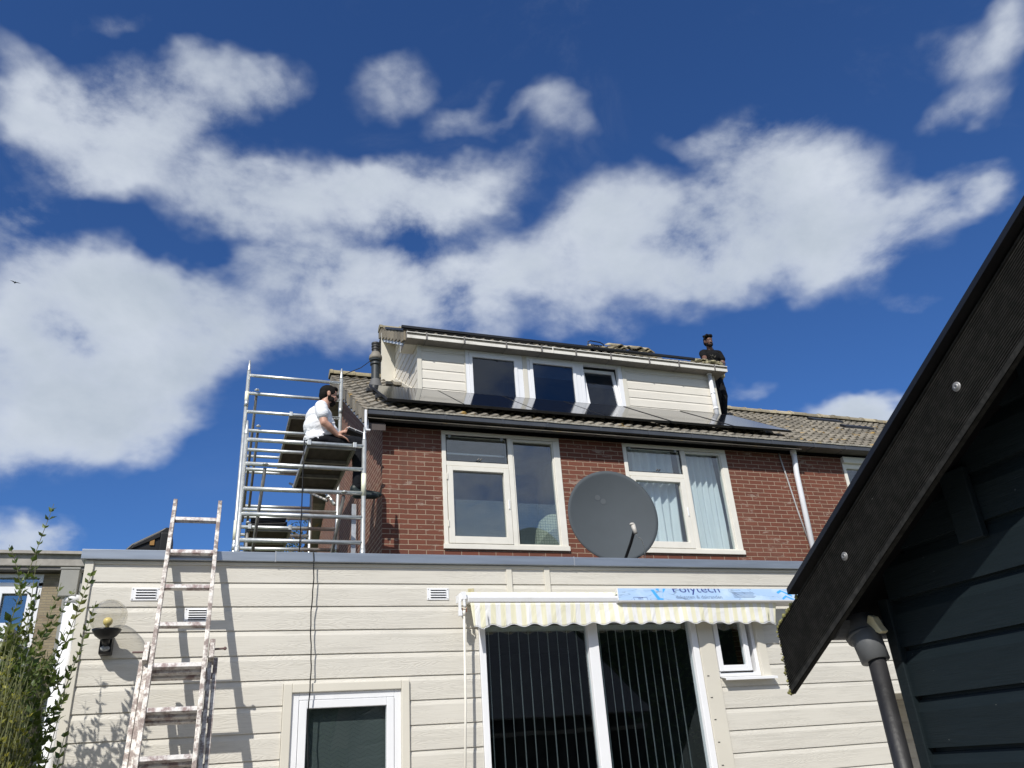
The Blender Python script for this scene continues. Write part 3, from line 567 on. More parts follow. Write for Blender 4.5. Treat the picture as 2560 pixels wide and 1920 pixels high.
for q in ([(4.86, .070), (4.90, .088), (4.925, .055), (4.885, .035)][:], [(4.86, .092), (4.915, .118), (4.92, .098), (4.87, .072)], [(4.915, .118), (5.01, .060), (5.01, .036), (4.92, .098)], [(4.885, .02), (4.94, .055), (4.944, .036), (4.89, .004)], [(4.94, .055), (5.02, .006), (4.985, .006), (4.944, .036)]):
    if q[0] != (4.86, .070): poly_on(q, LBLUE)
pf.location += Vector((.045, .062, .013))
# ------------------------------------------------------------------ black cable
mb = MB(); pts = [(.684, D1 - .050, 3.178)]
for i in range(40):
    z = 3.17 - i * .05; pts.append((.688 + .006 * math.sin(i * .45) + .002 * math.sin(i * 1.9) + i * .0006, D1 - .053 + .003 * math.sin(i * .8), z))
mb.tube([(.672, D1 + .4, 3.135), (.68, D1 + .1, 3.18)] + pts, .0045, 8); tag(mb.build('cable', BLACKP, smooth=True), 'thin black cable hanging over the coping and down past the kitchen window', 'cable')

# ================================================================== BRICK HOUSE
TS = .62; YE, ZE = 8.99, 5.62                                    # roof slope and eave line (tile tops)
def roofz(y): return ZE + (y - YE) * TS
YR = 12.60; ZR = roofz(YR)
L_ = math.hypot(1, TS)
def tiles(x0, x1, y0, y1, zf, slope, gauge=.2635, wave=.155, amp=.030, holes=(), x_ph=0):
    mb = MB(); nper = 10; n = int(round((x1 - x0) / wave * nper)); k = 0; y = y0; row = 0
    ln = math.hypot(1, slope); up = Vector((0, -slope / ln, 1 / ln))
    def prof(x):
        t = ((x - x_ph) / wave) % 1.0
        s_ = .5 - .5 * math.cos(2 * math.pi * t)
        return amp * (s_ ** 1.25) + .005 * math.sin(4 * math.pi * t)
    rnd = random.Random(3)
    while y < y1 - 1e-3:
        ya, yb = y, min(y + gauge, y1) + .03
        vs = []
        jit = [rnd.uniform(-.004, .004) for _ in range(int((x1 - x0) / .31) + 3)]; jy = [rnd.uniform(-.010, .010) for _ in jit]
        for i in range(n + 1):
            x = x0 + (x1 - x0) * i / n; h = prof(x); q = int((x - x0) / .31)
            for (yy, off) in ((ya, -.004), (ya, .030), (ya + .012, .034), (yb, .002)):
                yq = yy + (jy[q] if off != .002 else 0)
                p = Vector((x, yq, zf + (yq - y0) * slope)) + up * (h + off + (jit[q] if off > .01 else 0) - .03); vs.append(p)
        fs = []
        for i in range(n):
            for j in range(3): fs.append((i * 4 + j, (i + 1) * 4 + j, (i + 1) * 4 + j + 1, i * 4 + j + 1))
        mb.add(vs, fs); y += gauge
    return mb
def ridge(mb, x0, x1, y, z, r=.125, step=.36):
    x = x0
    while x < x1 - .05:
        xe = min(x + step + .03, x1); vs = []; n = 10; dz = random.uniform(-.008, .008)
        for (xx, rr) in ((x, r * 1.10), (x + .05, r * 1.10), (x + .055, r), (xe, r)):
            for k in range(n + 1):
                t = math.pi * k / n * 1.06 - .09; vs.append((xx, y - math.cos(t) * rr, z + math.sin(t) * rr * .82 + dz))
        fs = [(a * (n + 1) + k, (a + 1) * (n + 1) + k, (a + 1) * (n + 1) + k + 1, a * (n + 1) + k + 1) for a in range(3) for k in range(n)]
        fs.append(tuple(range(n + 1))); mb.add(vs, fs); x += step
def front_wall(x0, x1, holes, parent):
    mb = MB()
    for (a, b, c, d) in cells(x0, x1, 0, 5.60, holes): mb.quad((a, D2, c), (b, D2, c), (b, D2, d), (a, D2, d))
    for (a, b, c, d) in holes:
        mb.quad((a, D2, c), (a, D2, d), (a, D2 + .16, d), (a, D2 + .16, c)); mb.quad((b, D2, c), (b, D2 + .16, c), (b, D2 + .16, d), (b, D2, d))
        mb.quad((a, D2, c), (a, D2 + .16, c), (b, D2 + .16, c), (b, D2, c))
    return mb.build('front_wall', BRICK, parent)
XM = 8.02                                                        # party line between the two houses
house = thing('brick_house', 'red brick end-of-terrace house with raised cream dormer and tiled roof', 'house', (4.9, D2, 0))
hw = (2.545, 4.188, 3.985, 5.528); hw2 = (5.150, 6.832, 3.985, 5.528)
front_wall(1.785, XM, [hw, hw2], house)
mb = MB()
yb_ = 2 * YR - D2
mb.add([(1.785, D2, 0), (1.785, yb_, 0), (1.785, yb_, 5.60), (1.785, YR, ZR - .12), (1.785, D2, 5.60)], [(4, 3, 2, 1, 0)])
mb.build('side_wall', BRICKS, house)
MB().quad((1.785, yb_, 0), (XM, yb_, 0), (XM, yb_, 5.6), (1.785, yb_, 5.6)).build('rear_wall', BRICK, house)
def window(x0, kind):
    x1 = x0 + 1.643 if kind == 1 else x0 + 1.682; z0, z1 = 3.985, 5.528; s = (x1 - x0) / 1.643
    X = lambda v: x0 + (v - 2.545) * s
    f = MB(); yf, yb = D2 - .012, D2 + .10
    f.box(x0, X(2.600), yf, yb, z0 + .055, z1 - .05); f.box(X(4.095), x1, yf, yb, z0 + .055, z1 - .05); f.box(x0 - .012, x1 + .012, yf - .018, yb, z0 - .01, z0 + .052)
    f.box(x0, x1, yf, yb, z1 - .048, z1); f.box(X(3.443), X(3.507), yf, yb, z0 + .055, z1 - .05); f.box(X(2.602), X(3.441), yf + .003, yb, 5.052, 5.112)
    F = f.build('window_frame', CREAMW, house, bevel=.005)
    MB().frame(X(2.607), X(3.437), z0 + .062, 5.046, .074, D2 - .020, D2 + .05, wb=.088, wt=.06).build('casement', CREAMW, F, bevel=.004)
    MB().frame(X(2.604), X(3.439), 5.116, z1 - .052, .010, D2 + .006, D2 + .03).build('vent_sash', BLACKM, F)
    MB().frame(X(3.512), X(4.093), z0 + .057, z1 - .055, .014, D2 + .0, D2 + .05, wt=.03).build('glazing_bead', CREAMW, F, bevel=.003)
    MB().box(X(2.68), X(3.364), D2 + .024, D2 + .028, z0 + .148, 4.988).build('pane', GLASS, F)
    MB().box(X(2.613), X(3.430), D2 + .012, D2 + .016, 5.125, z1 - .06).build('pane', GLASS, F)
    MB().box(X(3.525), X(4.08), D2 + .024, D2 + .028, z0 + .07, z1 - .084).build('pane', GLASS, F)
    for xx in (2.655, 3.372): MB().prism([(X(xx) - .022, D2 - .004, 5.475), (X(xx) + .022, D2 - .004, 5.475), (X(xx) + .012, D2 - .004, 5.445), (X(xx), D2 - .004, 5.436), (X(xx) - .012, D2 - .004, 5.445)], (0, .012, 0)).build('hinge', LEAD, F)
    MB().tube([(X(3.01), D2 - .02, 5.135), (X(3.035), D2 - .03, 5.155)], .010, 8).tube([(X(3.045), D2 - .02, 5.130), (X(3.07), D2 - .03, 5.155)], .010, 8).build('catch', BLACKM, F)
    MB().box(X(3.40), X(3.415), D2 - .032, D2 - .012, 4.50, 4.62).build('handle', WHITE, F, bevel=.003)
    for zz in (4.25, 4.86): MB().tube([(X(2.603), D2 - .026, zz), (X(2.603), D2 - .026, zz + .08)], .008, 8).build('hinge', CREAMW, F)
    rb = MB(); rb.box(x0 - .3, x1 + .3, D2 + 1.6, D2 + 1.65, 3.4, 5.7).box(x0 - .32, x0 - .28, D2 + .1, D2 + 1.6, 3.4, 5.7).box(x1 + .28, x1 + .32, D2 + .1, D2 + 1.6, 3.4, 5.7).box(x0 - .3, x1 + .3, D2 + .12, D2 + 1.6, 5.56, 5.6)
    rb.build('interior_wall', ROOML, house)
    return X, F
X1, F1 = window(2.545, 1)
def grid_mat():
    m = bpy.data.materials.new('gridded_film'); m.use_nodes = True; nt = m.node_tree; b = nt.nodes['Principled BSDF']; b.inputs['Roughness'].default_value = .8
    sp = N(nt, 'ShaderNodeSeparateXYZ'); nt.links.new(objvec(nt), sp.inputs[0])
    fx = M_(nt, 'LESS_THAN', M_(nt, 'FRACT', M_(nt, 'DIVIDE', sp.outputs[0], .0355)), .12); fz = M_(nt, 'LESS_THAN', M_(nt, 'FRACT', M_(nt, 'DIVIDE', sp.outputs[2], .0355)), .12)
    l = M_(nt, 'MAXIMUM', fx, fz); setin(nt, b.inputs['Base Color'], mixc(nt, l, (.20, .235, .24), (.05, .06, .06)))
    o = nt.nodes['Material Output']; tr = N(nt, 'ShaderNodeBsdfTransparent'); ms = N(nt, 'ShaderNodeMixShader')
    setin(nt, ms.inputs[0], M_(nt, 'ADD', M_(nt, 'MULTIPLY', l, .45), .42)); nt.links.new(tr.outputs[0], ms.inputs[1]); nt.links.new(b.outputs[0], ms.inputs[2]); nt.links.new(ms.outputs[0], o.inputs[0]); return m
GM = grid_mat()
MB().quad((X1(2.60), D2 + .034, 4.04), (X1(3.44), D2 + .034, 4.04), (X1(3.44), D2 + .034, 4.62), (X1(2.60), D2 + .034, 4.62)).build('window_film', GM, F1)
MB().quad((X1(3.51), D2 + .034, 4.04), (X1(4.09), D2 + .034, 4.04), (X1(4.09), D2 + .034, 4.60), (X1(3.51), D2 + .034, 4.60)).build('window_film', GM, F1)
MB().lathe((4.22, D2 + .50, 3.72), [(.27, 0), (.28, .45), (.25, .66), (.19, .80), (.10, .87), (.001, .89)], 28).build('lamp_shade', simple('pale_green_shade', (.62, .66, .50), .8, var=.04), F1, smooth=True)
MB().box(2.62, 3.43, D2 + .10, D2 + .115, 5.25, 5.268).build('curtain_rod', WHITE, F1)
X2, F2 = window(5.150, 2)
def curtain(x0, x1, z0, z1, y, seed, n=90, top=0):
    rnd = random.Random(seed); mb = MB(); nz = 14; ph = [rnd.uniform(0, 6) for _ in range(4)]; vs = []
    for i in range(n + 1):
        u = i / n
        for j in range(nz + 1):
            t = j / nz; x = x0 + (x1 - x0) * u + .012 * math.sin(t * 5 + u * 9 + ph[0]) * (1 - t) + .06 * (u - .5) * (1 - t) ** 2 * math.sin(ph[1])
            yy = y + .030 * math.sin(u * 38 + ph[1] + 1.6 * math.sin(t * 2 + ph[2])) + .018 * math.sin(u * 17 + ph[3] + t * 1.5) * (1.3 - t)
            vs.append((x, yy, z0 + (z1 - z0) * t))
    mb.add(vs, [(i * (nz + 1) + j, (i + 1) * (nz + 1) + j, (i + 1) * (nz + 1) + j + 1, i * (nz + 1) + j + 1) for i in range(n) for j in range(nz)]); return mb
curtain(5.26, 6.01, 3.9, 5.56, D2 + .17, 4).build('curtain', CURT, F2, smooth=True)
curtain(6.14, 6.70, 3.9, 5.56, D2 + .17, 9).build('curtain', CURT, F2, smooth=True)
# tiled roof of the house (both slopes)
HW = 2.62; XD = 8.03                                             # dormer flanks
rt = MB(); a = tiles(1.54, XM, YE, 10.80, ZE, TS); rt.add(a.v, a.f)
k10 = math.ceil((10.80 - YE) / .2635) * .2635 + YE
a = tiles(1.54, 2.60, k10, YR, roofz(k10), TS); rt.add(a.v, a.f)
rt.add([(1.54, YR, ZR - .03), (XM, YR, ZR - .03), (XM, 2 * YR - YE, ZE), (1.54, 2 * YR - YE, ZE)], [(0, 1, 2, 3)])
rt.add([(1.56, YE, ZE - .10), (XM, YE, ZE - .10), (XM, YR, ZR - .12), (1.56, YR, ZR - .12)], [(3, 2, 1, 0)])
roof = rt.build('roof', TILE, house)
rm_ = MB(); ridge(rm_, 1.50, 2.62, YR, ZR + .0, .12, .38); rm_.build('ridge_tiles', tile_mat('ridge_tile_concrete', (.27, .23, .14)), house)
# verge : side flaps of the edge tiles, flashing and board
vm = MB(); k = 0; y = YE + .02
while y < YR - .05:
    z = roofz(y); y2 = y + .2635
    vm.prism([(1.522, y, z - .155), (1.522, y, z + .012), (1.522, y2 - .014, z + .2635 * TS - .02), (1.522, y2 - .014, z + .2635 * TS - .235)], (.028, 0, 0))
    vm.prism([(1.522, y, z + .008), (1.522, y, z + .022), (1.522, y2, z + .2635 * TS), (1.522, y2, z + .2635 * TS - .02)], (.10, 0, 0)); y += .2635
vm.build('verge_tiles', tile_mat('verge_tile_concrete', (.23, .20, .155)), house)
MB().prism([(1.560, YE + .05, ZE - .24), (1.560, YE + .05, ZE - .10), (1.560, YR, ZR - .10), (1.560, YR, ZR - .24)], (.012, 0, 0)).build('verge_flashing', LEAD, house)
MB().prism([(1.573, YE + .05, ZE - .235), (1.573, YE + .05, ZE - .15), (1.573, YR, ZR - .15), (1.573, YR, ZR - .235)], (.21, 0, 0)).build('verge_soffit', simple('brown_soffit', (.075, .06, .055), .8), house)
MB().box(1.505, 1.532, 8.93, 8.955, 5.335, 5.60).box(1.505, 1.575, 8.925, 8.957, 5.325, 5.345).build('verge_end_cap', WHITE, house, bevel=.003)
# main gutter
def gutter(x0, x1, parent, marks):
    MB().box(x0, x1, 8.984, D2 - .03, 5.578, 5.582).box(x0, x0 + .006, 8.976, D2 - .03, 5.582, 5.64).build('soffit', SOFD, parent)
    q = MB().box(x0, x1, 8.976, 8.984, 5.570, 5.632); q.box(x0, x1, D2 - .029, D2 - .003, 5.535, 5.60); G = q.build('gutter', GUTD, parent, bevel=.002)
    r = MB(); n = int((x1 - x0) / .12); vs = []
    rr = random.Random(5)
    for i in range(n + 1):
        x = x0 - .01 + (x1 - x0 + .01) * i / n; a = rr.uniform(-.003, .003)
        for (yy, zz) in ((8.964, 5.632), (8.962, 5.650), (8.995, 5.652), (8.995, 5.634)): vs.append((x, yy, zz + a))
    r.add(vs, [(i * 4 + j, (i + 1) * 4 + j, (i + 1) * 4 + (j + 1) % 4, i * 4 + (j + 1) % 4) for i in range(n) for j in range(4)] + [(0, 1, 2, 3)])
    r.build('gutter_rim', RIM, G)
    for x in marks:
        MB().box(x, x + .028, 8.969, 8.9755, 5.567, 5.632).box(x + .01, x + .022, 8.976, D2 - .05, 5.5735, 5.5775).build('bracket', GUTD, G)
gutter(1.55, XM, house, (1.85, 2.52, 3.29, 3.92, 4.70, 5.44, 6.13, 6.88, 7.49))
MB().box(1.80, XM, D2 - .04, D2 - .002, 5.535, 5.572).build('wall_plate', BLACKW, house)
MB().tube([(8.00, 9.165, 5.575), (8.0, 9.165, 5.45), (7.99, 9.185, 5.2), (7.955, 9.185, 2.9)], .040, 20).tube([(8.0, 9.165, 5.58), (8.0, 9.165, 5.50)], .045, 20).build('drainpipe', PVC, house, smooth=True)
MB().tube([(7.78, 9.235, 5.58), (7.83, 9.232, 5.2), (7.90, 9.230, 4.6), (7.98, 9.228, 4.1)], .011, 8).build('conduit', simple('grey_conduit', (.42, .42, .42), .5), house, smooth=True)
# dormer
YD = 10.75
dl = MB(); P = lambda u, w, z: (u, YD + w, z)
siding(dl, P, 2.680, 3.375, 6.60, 7.60, 7.507, .160); dr2 = MB(); siding(dr2, P, 6.245, 7.955, 6.60, 7.60, 7.507, .160)
dtop = lambda z: YD + max(0, (z - 7.60) / .58); dbot = lambda z: min(8.99 + (z - ZE) / TS + .02, 12.5)
Pc = lambda u, w, z: (2.615 + w, u, z)
dch = MB(); siding(dch, Pc, dtop, dbot, 6.70, 8.60, 7.507, .160)
dl.box(2.68, 3.393, YD + .012, YD + .05, 6.6, 7.6); dr2.box(6.172, 7.96, YD + .012, YD + .05, 6.6, 7.6)
DSM = siding_mat('dormer_siding', (.74, .70, .62), (.64, .61, .54)); dw = dl.build('dormer_cladding', DSM, house); dr2.build('dormer_cladding', DSM, house); dch.build('dormer_side_cladding', DSM, house)
each([(2.612, 2.68, YD - .012, YD + .03, 6.6, 7.615), (3.375, 3.392, YD - .012, YD + .0, 6.6, 7.6), (6.172, 6.245, YD - .012, YD, 6.6, 7.6), (7.955, 8.025, YD - .012, YD + .03, 6.6, 7.615), (4.362, 4.438, YD - .013, YD, 6.6, 7.612), (2.682, 3.374, YD - .014, YD - .001, 6.70, 6.80), (6.247, 7.954, YD - .014, YD - .001, 6.70, 6.80)], 'dormer_trim', SID2, house, .003)
MB().prism([(2.595, 10.78, roofz(10.78) + .0), (2.595, 10.78, roofz(10.78) + .085), (2.595, 12.4, roofz(12.4) + .085), (2.595, 12.4, roofz(12.4))], (.018, 0, 0)).build('cheek_trim', SID2, house)
MB().box(8.005, 8.03, YD + .03, 12.5, 6.9, 7.6).prism([(8.005, YD + .03, 7.6), (8.005, 12.5, 7.6), (8.005, 12.5, 8.58)], (.025, 0, 0)).build('dormer_cheek', SID2, house)
MB().box(2.37, 2.615, 12.42, 12.46, 7.70, 8.72).build('rear_return', SID2, house)
def dwin(x0, x1, gx0, gx1, nm='dormer_window'):
    f = MB(); f.box(x0, gx0 - .052, YD - .005, YD + .08, 6.62, 7.606); f.box(gx1 + .052, x1, YD - .005, YD + .08, 6.62, 7.606); f.box(gx0 - .052, gx1 + .052, YD - .005, YD + .08, 7.556, 7.606); f.box(gx0 - .052, gx1 + .052, YD - .005, YD + .08, 6.62, 6.70)
    F = f.build(nm, WHITE, house, bevel=.003)
    MB().frame(gx0 - .050, gx1 + .050, 6.702, 7.553, .052, YD - .018, YD + .05, wt=.070).build('sash', WHITE, F, bevel=.003)
    MB().box(gx0, gx1, YD + .012, YD + .016, 6.75, 7.486).build('pane', DGLASS, F)
    MB().box(gx0 - .1, gx1 + .1, YD + .9, YD + .92, 6.5, 7.6).build('interior_wall', ROOM, F)
    return F
dwin(3.393, 4.361, 3.505, 4.216)
F = dwin(4.439, 5.385, 4.536, 5.256)
BLIND = simple('roller_blind', (.40, .50, .55), .8, var=.03)
MB().box(4.54, 5.26, YD + .06, YD + .064, 7.27, 7.49).build('roller_blind', BLIND, F)
MB().box(4.60, 4.66, YD + .05, YD + .06, 6.75, 6.86).prism([(4.67, YD + .05, 6.80), (4.67, YD + .05, 6.84), (4.80, YD + .05, 6.83), (4.80, YD + .05, 6.82)], (0, .01, 0)).build('ornament', simple('ornament_grey', (.55, .58, .6), .5), F)
f = MB().box(5.387, 5.452, YD - .006, YD + .08, 6.62, 7.606).box(6.095, 6.171, YD - .006, YD + .08, 6.62, 7.606).box(5.452, 6.095, YD - .006, YD + .08, 7.562, 7.606).box(5.452, 6.095, YD - .006, YD + .08, 6.62, 6.70)
F = f.build('dormer_window', WHITE, house, bevel=.003)
rot = Matrix.Translation((0, YD, 6.72)) @ Matrix.Rotation(R(-9), 4, 'X') @ Matrix.Translation((0, -YD, -6.72))
def rm2(mb): mb.v = [tuple(rot @ Vector(p)) for p in mb.v]; return mb
rm2(MB().frame(5.462, 6.090, 6.715, 7.545, .058, YD - .012, YD + .05)).build('tilted_sash', WHITE, F, bevel=.003)
rm2(MB().box(5.52, 6.032, YD + .012, YD + .016, 6.77, 7.49)).build('pane', DGLASS, F)
rm2(MB().box(5.52, 6.032, YD + .062, YD + .066, 7.24, 7.49)).build('roller_blind', simple('roller_blind_b', (.33, .42, .42), .8), F)
MB().box(5.3, 6.3, YD + .9, YD + .92, 6.5, 7.7).build('interior_wall', ROOM, F)
MB().box(2.72, 7.9, YD + .09, YD + .88, 7.56, 7.60).build('interior_ceiling', ROOM, house)
# dormer gutter
MB().box(2.405, 8.175, 10.538, YD + .0, 7.598, 7.603).box(2.405, 2.411, 10.53, YD + .25, 7.603, 7.71).box(8.169, 8.175, 10.53, YD + .25, 7.603, 7.71).box(8.03, 8.168, YD, YD + .3, 7.5985, 7.603).build('dormer_soffit', SOFW, house)
MB().box(2.412, 2.61, YD + .001, YD + .32, 7.596, 7.74).build('gutter_end_box', SID2, house)
G = MB().box(2.405, 8.175, 10.529, 10.538, 7.590, 7.645).prism([(2.400, 10.520, 7.682), (2.400, 10.520, 7.696), (2.400, 10.56, 7.700), (2.400, 10.56, 7.682)], (5.78, 0, 0)).build('dormer_gutter', GUTW, house, bevel=.002)
MB().box(2.41, 8.17, 10.533, 10.545, 7.645, 7.685).build('gutter_lining', simple('grimy_lining', (.08, .075, .06), .9), G)
for x in (2.70, 3.31, 4.01, 4.62, 5.23, 5.87, 6.60, 7.18, 7.90):
    MB().box(x, x + .022, 10.512, 10.5285, 7.586, 7.705).box(x + .002, x + .022, 10.53, YD - .002, 7.5935, 7.5975).build('bracket', simple('bracket_zinc', (.16, .15, .14), .6), G)
MB().box(4.82, 4.838, 10.518, 10.5285, 7.588, 7.70).build('gutter_union', GUTW, G)
MB().tube([(7.89, 10.685, 7.60), (7.89, 10.685, 6.6)], .040, 20).tube([(7.89, 10.685, 7.20), (7.89, 10.685, 7.23)], .044, 20).tube([(7.89, 10.685, 7.58), (7.89, 10.685, 7.60)], .046, 20).tube([(7.89, 10.685, 6.90), (7.89, 10.685, 6.94)], .046, 20).build('dormer_drainpipe', PVC, house, smooth=True)
# dormer roof
DS = .58
dzf = lambda y: 7.70 + (y - 10.56) * DS
a = tiles(2.40, 8.15, 10.56, YR, 7.70, DS, holes=())
a.add([(2.40, YR, dzf(YR) - .03), (8.15, YR, dzf(YR) - .03), (8.15, 14.6, dzf(YR) - 1.2), (2.40, 14.6, dzf(YR) - 1.2)], [(0, 1, 2, 3)])
a.build('dormer_roof', TILE, house)
q = MB(); ridge(q, 2.36, 8.16, YR, dzf(YR) + .0, .10, .36); q.build('dormer_ridge_tiles', tile_mat('dormer_ridge_concrete', (.24, .21, .14)), house)
vm = MB(); y = 10.62
while y < YR - .02:
    z = dzf(y); vm.prism([(2.372, y, z - .14), (2.372, y, z + .012), (2.372, y + .249, z + .249 * DS - .01), (2.372, y + .249, z + .249 * DS - .205)], (.03, 0, 0))
    vm.prism([(2.372, y, z + .006), (2.372, y, z + .024), (2.372, y + .2635, z + .2635 * DS + .0), (2.372, y + .2635, z + .2635 * DS - .02)], (.12, 0, 0)); y += .2635
vm.build('dormer_verge_tiles', tile_mat('dormer_verge_concrete', (.24, .205, .15)), house)
MB().prism([(2.400, 10.80, dzf(10.8) - .245), (2.400, 10.80, dzf(10.8) - .13), (2.400, 12.62, dzf(12.62) - .13), (2.400, 12.62, dzf(12.62) - .245)], (.015, 0, 0)).build('dormer_bargeboard', simple('painted_bargeboard', (.66, .69, .74), .5, var=.04, dirt=(.4, .4, .4), ds=4), house)
MB().prism([(2.415, 10.80, dzf(10.8) - .24), (2.415, 10.80, dzf(10.8) - .22), (2.415, 12.5, dzf(12.5) - .22), (2.415, 12.5, dzf(12.5) - .24)], (.20, 0, 0)).build('dormer_verge_soffit', SID2, house)
MB().ell((2.50, 10.93, roofz(10.93) + .03), (.07, .05, .03), n=10, m=6).ell((2.42, 11.02, roofz(11.02) + .03), (.05, .06, .035), n=10, m=6).ell((2.55, 10.85, roofz(10.85) + .03), (.05, .05, .025), n=9, m=6).build('mortar_fillet', simple('white_mortar', (.72, .73, .74), .9, bmp=1, bs=30), house, smooth=True)
MB().box(2.30, 2.56, 11.62, 11.74, roofz(11.68) + .02, roofz(11.68) + .07).build('loose_verge_tile', TILE, house)

# neighbouring house
nh = thing('neighbouring_house', 'adjoining red brick terraced house at right with tiled roof and roller shutter window', 'house', (10.5, D2, 0))
front_wall(XM, 15, [(8.94, 10.5, 4.0, 5.56)], nh)
a = tiles(XM, 15, YE, YR, ZE, TS, x_ph=.05); a.add([(XM, YR, ZR - .03), (15, YR, ZR - .03), (15, 2 * YR - YE, ZE), (XM, 2 * YR - YE, ZE)], [(0, 1, 2, 3)])
a.build('roof', tile_mat('old_grey_tile', (.185, .165, .13)), nh)
q = MB(); ridge(q, 8.04, 15, YR, ZR + .0, .12, .38); q.build('ridge_tiles', tile_mat('old_ridge_tile', (.30, .26, .18)), nh)
gutter(XM, 15, nh, (8.25, 8.83, 9.5, 10.2))
MB().box(XM, 15, D2 - .04, D2 - .002, 5.535, 5.572).build('wall_plate', BLACKW, nh)
MB().box(8.945, 10.5, D2 - .06, D2 + .05, 5.44, 5.54).build('shutter_box', CREAMW, nh, bevel=.008)
F = MB().box(8.945, 9.0, D2 - .01, D2 + .08, 4.0, 5.44).box(9.0, 10.5, D2 - .01, D2 + .08, 5.36, 5.44).box(9.0, 10.5, D2 - .01, D2 + .08, 4.0, 4.06).build('window_frame', CREAMW, nh, bevel=.003)
MB().box(9.0, 10.5, D2 + .02, D2 + .024, 4.06, 5.36).build('pane', GLASS, F)
MB().box(9.0, 10.5, D2 + .10, D2 + .12, 4.0, 5.02).build('red_blind', simple('dark_red_blind', (.16, .02, .03), .8), F)
MB().box(8.8, 10.7, D2 + .8, D2 + .84, 3.6, 5.7).build('interior_wall', ROOML, nh)
for (x0, x1, y0, y1, nm) in ((11.2, 11.95, 12.02, 12.2, 'roof_hatch'), (11.25, 11.95, 11.28, 11.42, 'roof_hatch')):
    MB().prism([(x0, y0, roofz(y0) + .02), (x0, y0, roofz(y0) + .07), (x0, y1, roofz(y1) + .07), (x0, y1, roofz(y1) + .02)], (x1 - x0, 0, 0)).build(nm, BLACKM, nh)

# flue, aerial cable
fl = thing('flue_pipe', 'grey black flue pipe with beige collar standing on the tiles beside the dormer', 'flue', (2.05, 11.2, roofz(11.2)))
MB().lathe((2.045, 11.2, 6.98), [(.11, 0), (.10, .08), (.075, .16), (.070, .17)], 24).build('lead_slate', simple('flue_base', (.12, .12, .12), .7, bmp=.5, bs=25), fl, smooth=True)
MB().lathe((2.045, 11.2, 7.10), [(.066, 0), (.066, .30), (.085, .31), (.085, .34), (.066, .345), (.066, .37), (.092, .375), (.098, .40), (.096, .42), (.001, .42)], 28).build('flue_pipe_body', simple('dark_flue', (.035, .040, .042), .45), fl, smooth=False)
MB().lathe((2.045, 11.2, 7.50), [(.001, 0), (.10, .0), (.105, .03), (.098, .07), (.075, .10), (.068, .105), (.066, .13), (.001, .13)], 28).build('beige_collar', simple('beige_collar_plastic', (.22, .20, .165), .7), fl, smooth=True)
MB().lathe((2.045, 11.2, 7.63), [(.055, 0), (.055, .04), (.066, .05), (.066, .065), (.055, .075), (.055, .09), (.068, .10), (.068, .115), (.055, .125), (.060, .14), (.068, .15), (.068, .17), (.001, .172)], 28).build('flue_cap', simple('dark_cap', (.04, .038, .036), .5), fl)
tag(MB().tube([(1.97, 11.25, 7.50), (1.90, 11.7, 7.60), (1.76, 12.5, 7.86), (1.68, 12.9, 7.9)], .007, 6).build('aerial_cable', BLACKM), 'thin dark cable running from the flue down to the left end of the ridge', 'cable')

# solar panels ------------------------------------------------------------
t_ = math.hypot(1, TS); ey, ez = 1 / t_, TS / t_
def panel_parts(root, W_, Ln, ey, ez):
    def pt(u, v, w): return Vector((u, v * ey - w * ez, v * ez + w * ey))
    def slab(u0, u1, v0, v1, w0, w1):
        p = [pt(u, v, w) for w in (w0, w1) for (u, v) in ((u0, v0), (u1, v0), (u1, v1), (u0, v1))]
        return MB().add(p, [(0, 3, 2, 1), (4, 5, 6, 7), (0, 1, 5, 4), (1, 2, 6, 5), (2, 3, 7, 6), (3, 0, 4, 7)])
    g_ = slab(.010, W_ - .010, .010, Ln - .010, -.034, -.0012); o = g_.build('panel_glass', PANEL); o.parent = root
    f = MB()
    for a in ((0, .010, 0, Ln), (W_ - .010, W_, 0, Ln), (.010, W_ - .010, 0, .010), (.010, W_ - .010, Ln - .010, Ln)):
        s_ = slab(*a, -.035, 0); f.add(s_.v, s_.f)
    o = f.build('panel_frame', BLACKM); o.parent = root
PW = 1.052
xl = [1.853, 2.898, 3.943, 4.99, 6.058, 7.13]
lab = ['leftmost solar panel on the lower roof, its corner overhanging the tiles beside the flue', 'lower roof solar panel under the left closed dormer window', 'lower roof solar panel under the middle dormer window', 'lower roof solar panel under the tilted open dormer window', 'lower roof solar panel below the right dormer boards, fifth from the left', 'rightmost solar panel on the lower roof, by the dormer drainpipe']
p0 = thing('solar_panel', lab[0], 'solar panel', (xl[0], 9.30, 5.955), 'solar panels on the lower roof slope'); panel_parts(p0, 1.038, 1.60, ey, ez)
for i in range(1, 6): dup(p0, (xl[i] + (.0 if i < 4 else .008), 9.30, 5.955 + (.0, .0, .0, .0, .004, .01)[i]), lab[i])
t2 = math.hypot(1, DS)
p1 = thing('solar_panel', 'leftmost solar panel on the dormer roof, just above the gutter end', 'solar panel', (2.36, 10.60, 7.785), 'solar panels on the dormer roof'); panel_parts(p1, 1.04, 1.65, 1 / t2, DS / t2)
for i, l in ((1, 'second solar panel from the left on the dormer roof'), (2, 'dormer roof solar panel above the middle window, third from the left'), (3, 'rightmost solar panel on the dormer roof, below the loose stacked tiles')): dup(p1, (2.36 + 1.085 * i, 10.60, 7.785 + .012 * i), l)
def rail(x0, x1, y, z, lb, g='black mounting rails'):
    o = MB().box(x0, x1, y - .02, y + .02, z - .02, z + .02).build('mounting_rail', BLACKM); tag(o, lb, 'mounting rail', g)
rail(1.80, 8.19, 9.75, roofz(9.75) + .095, 'black mounting rail under the lower row of solar panels, nearest the gutter')
rail(1.78, 8.19, 10.40, roofz(10.40) + .085, 'black mounting rail under the lower row of solar panels, nearest the dormer')
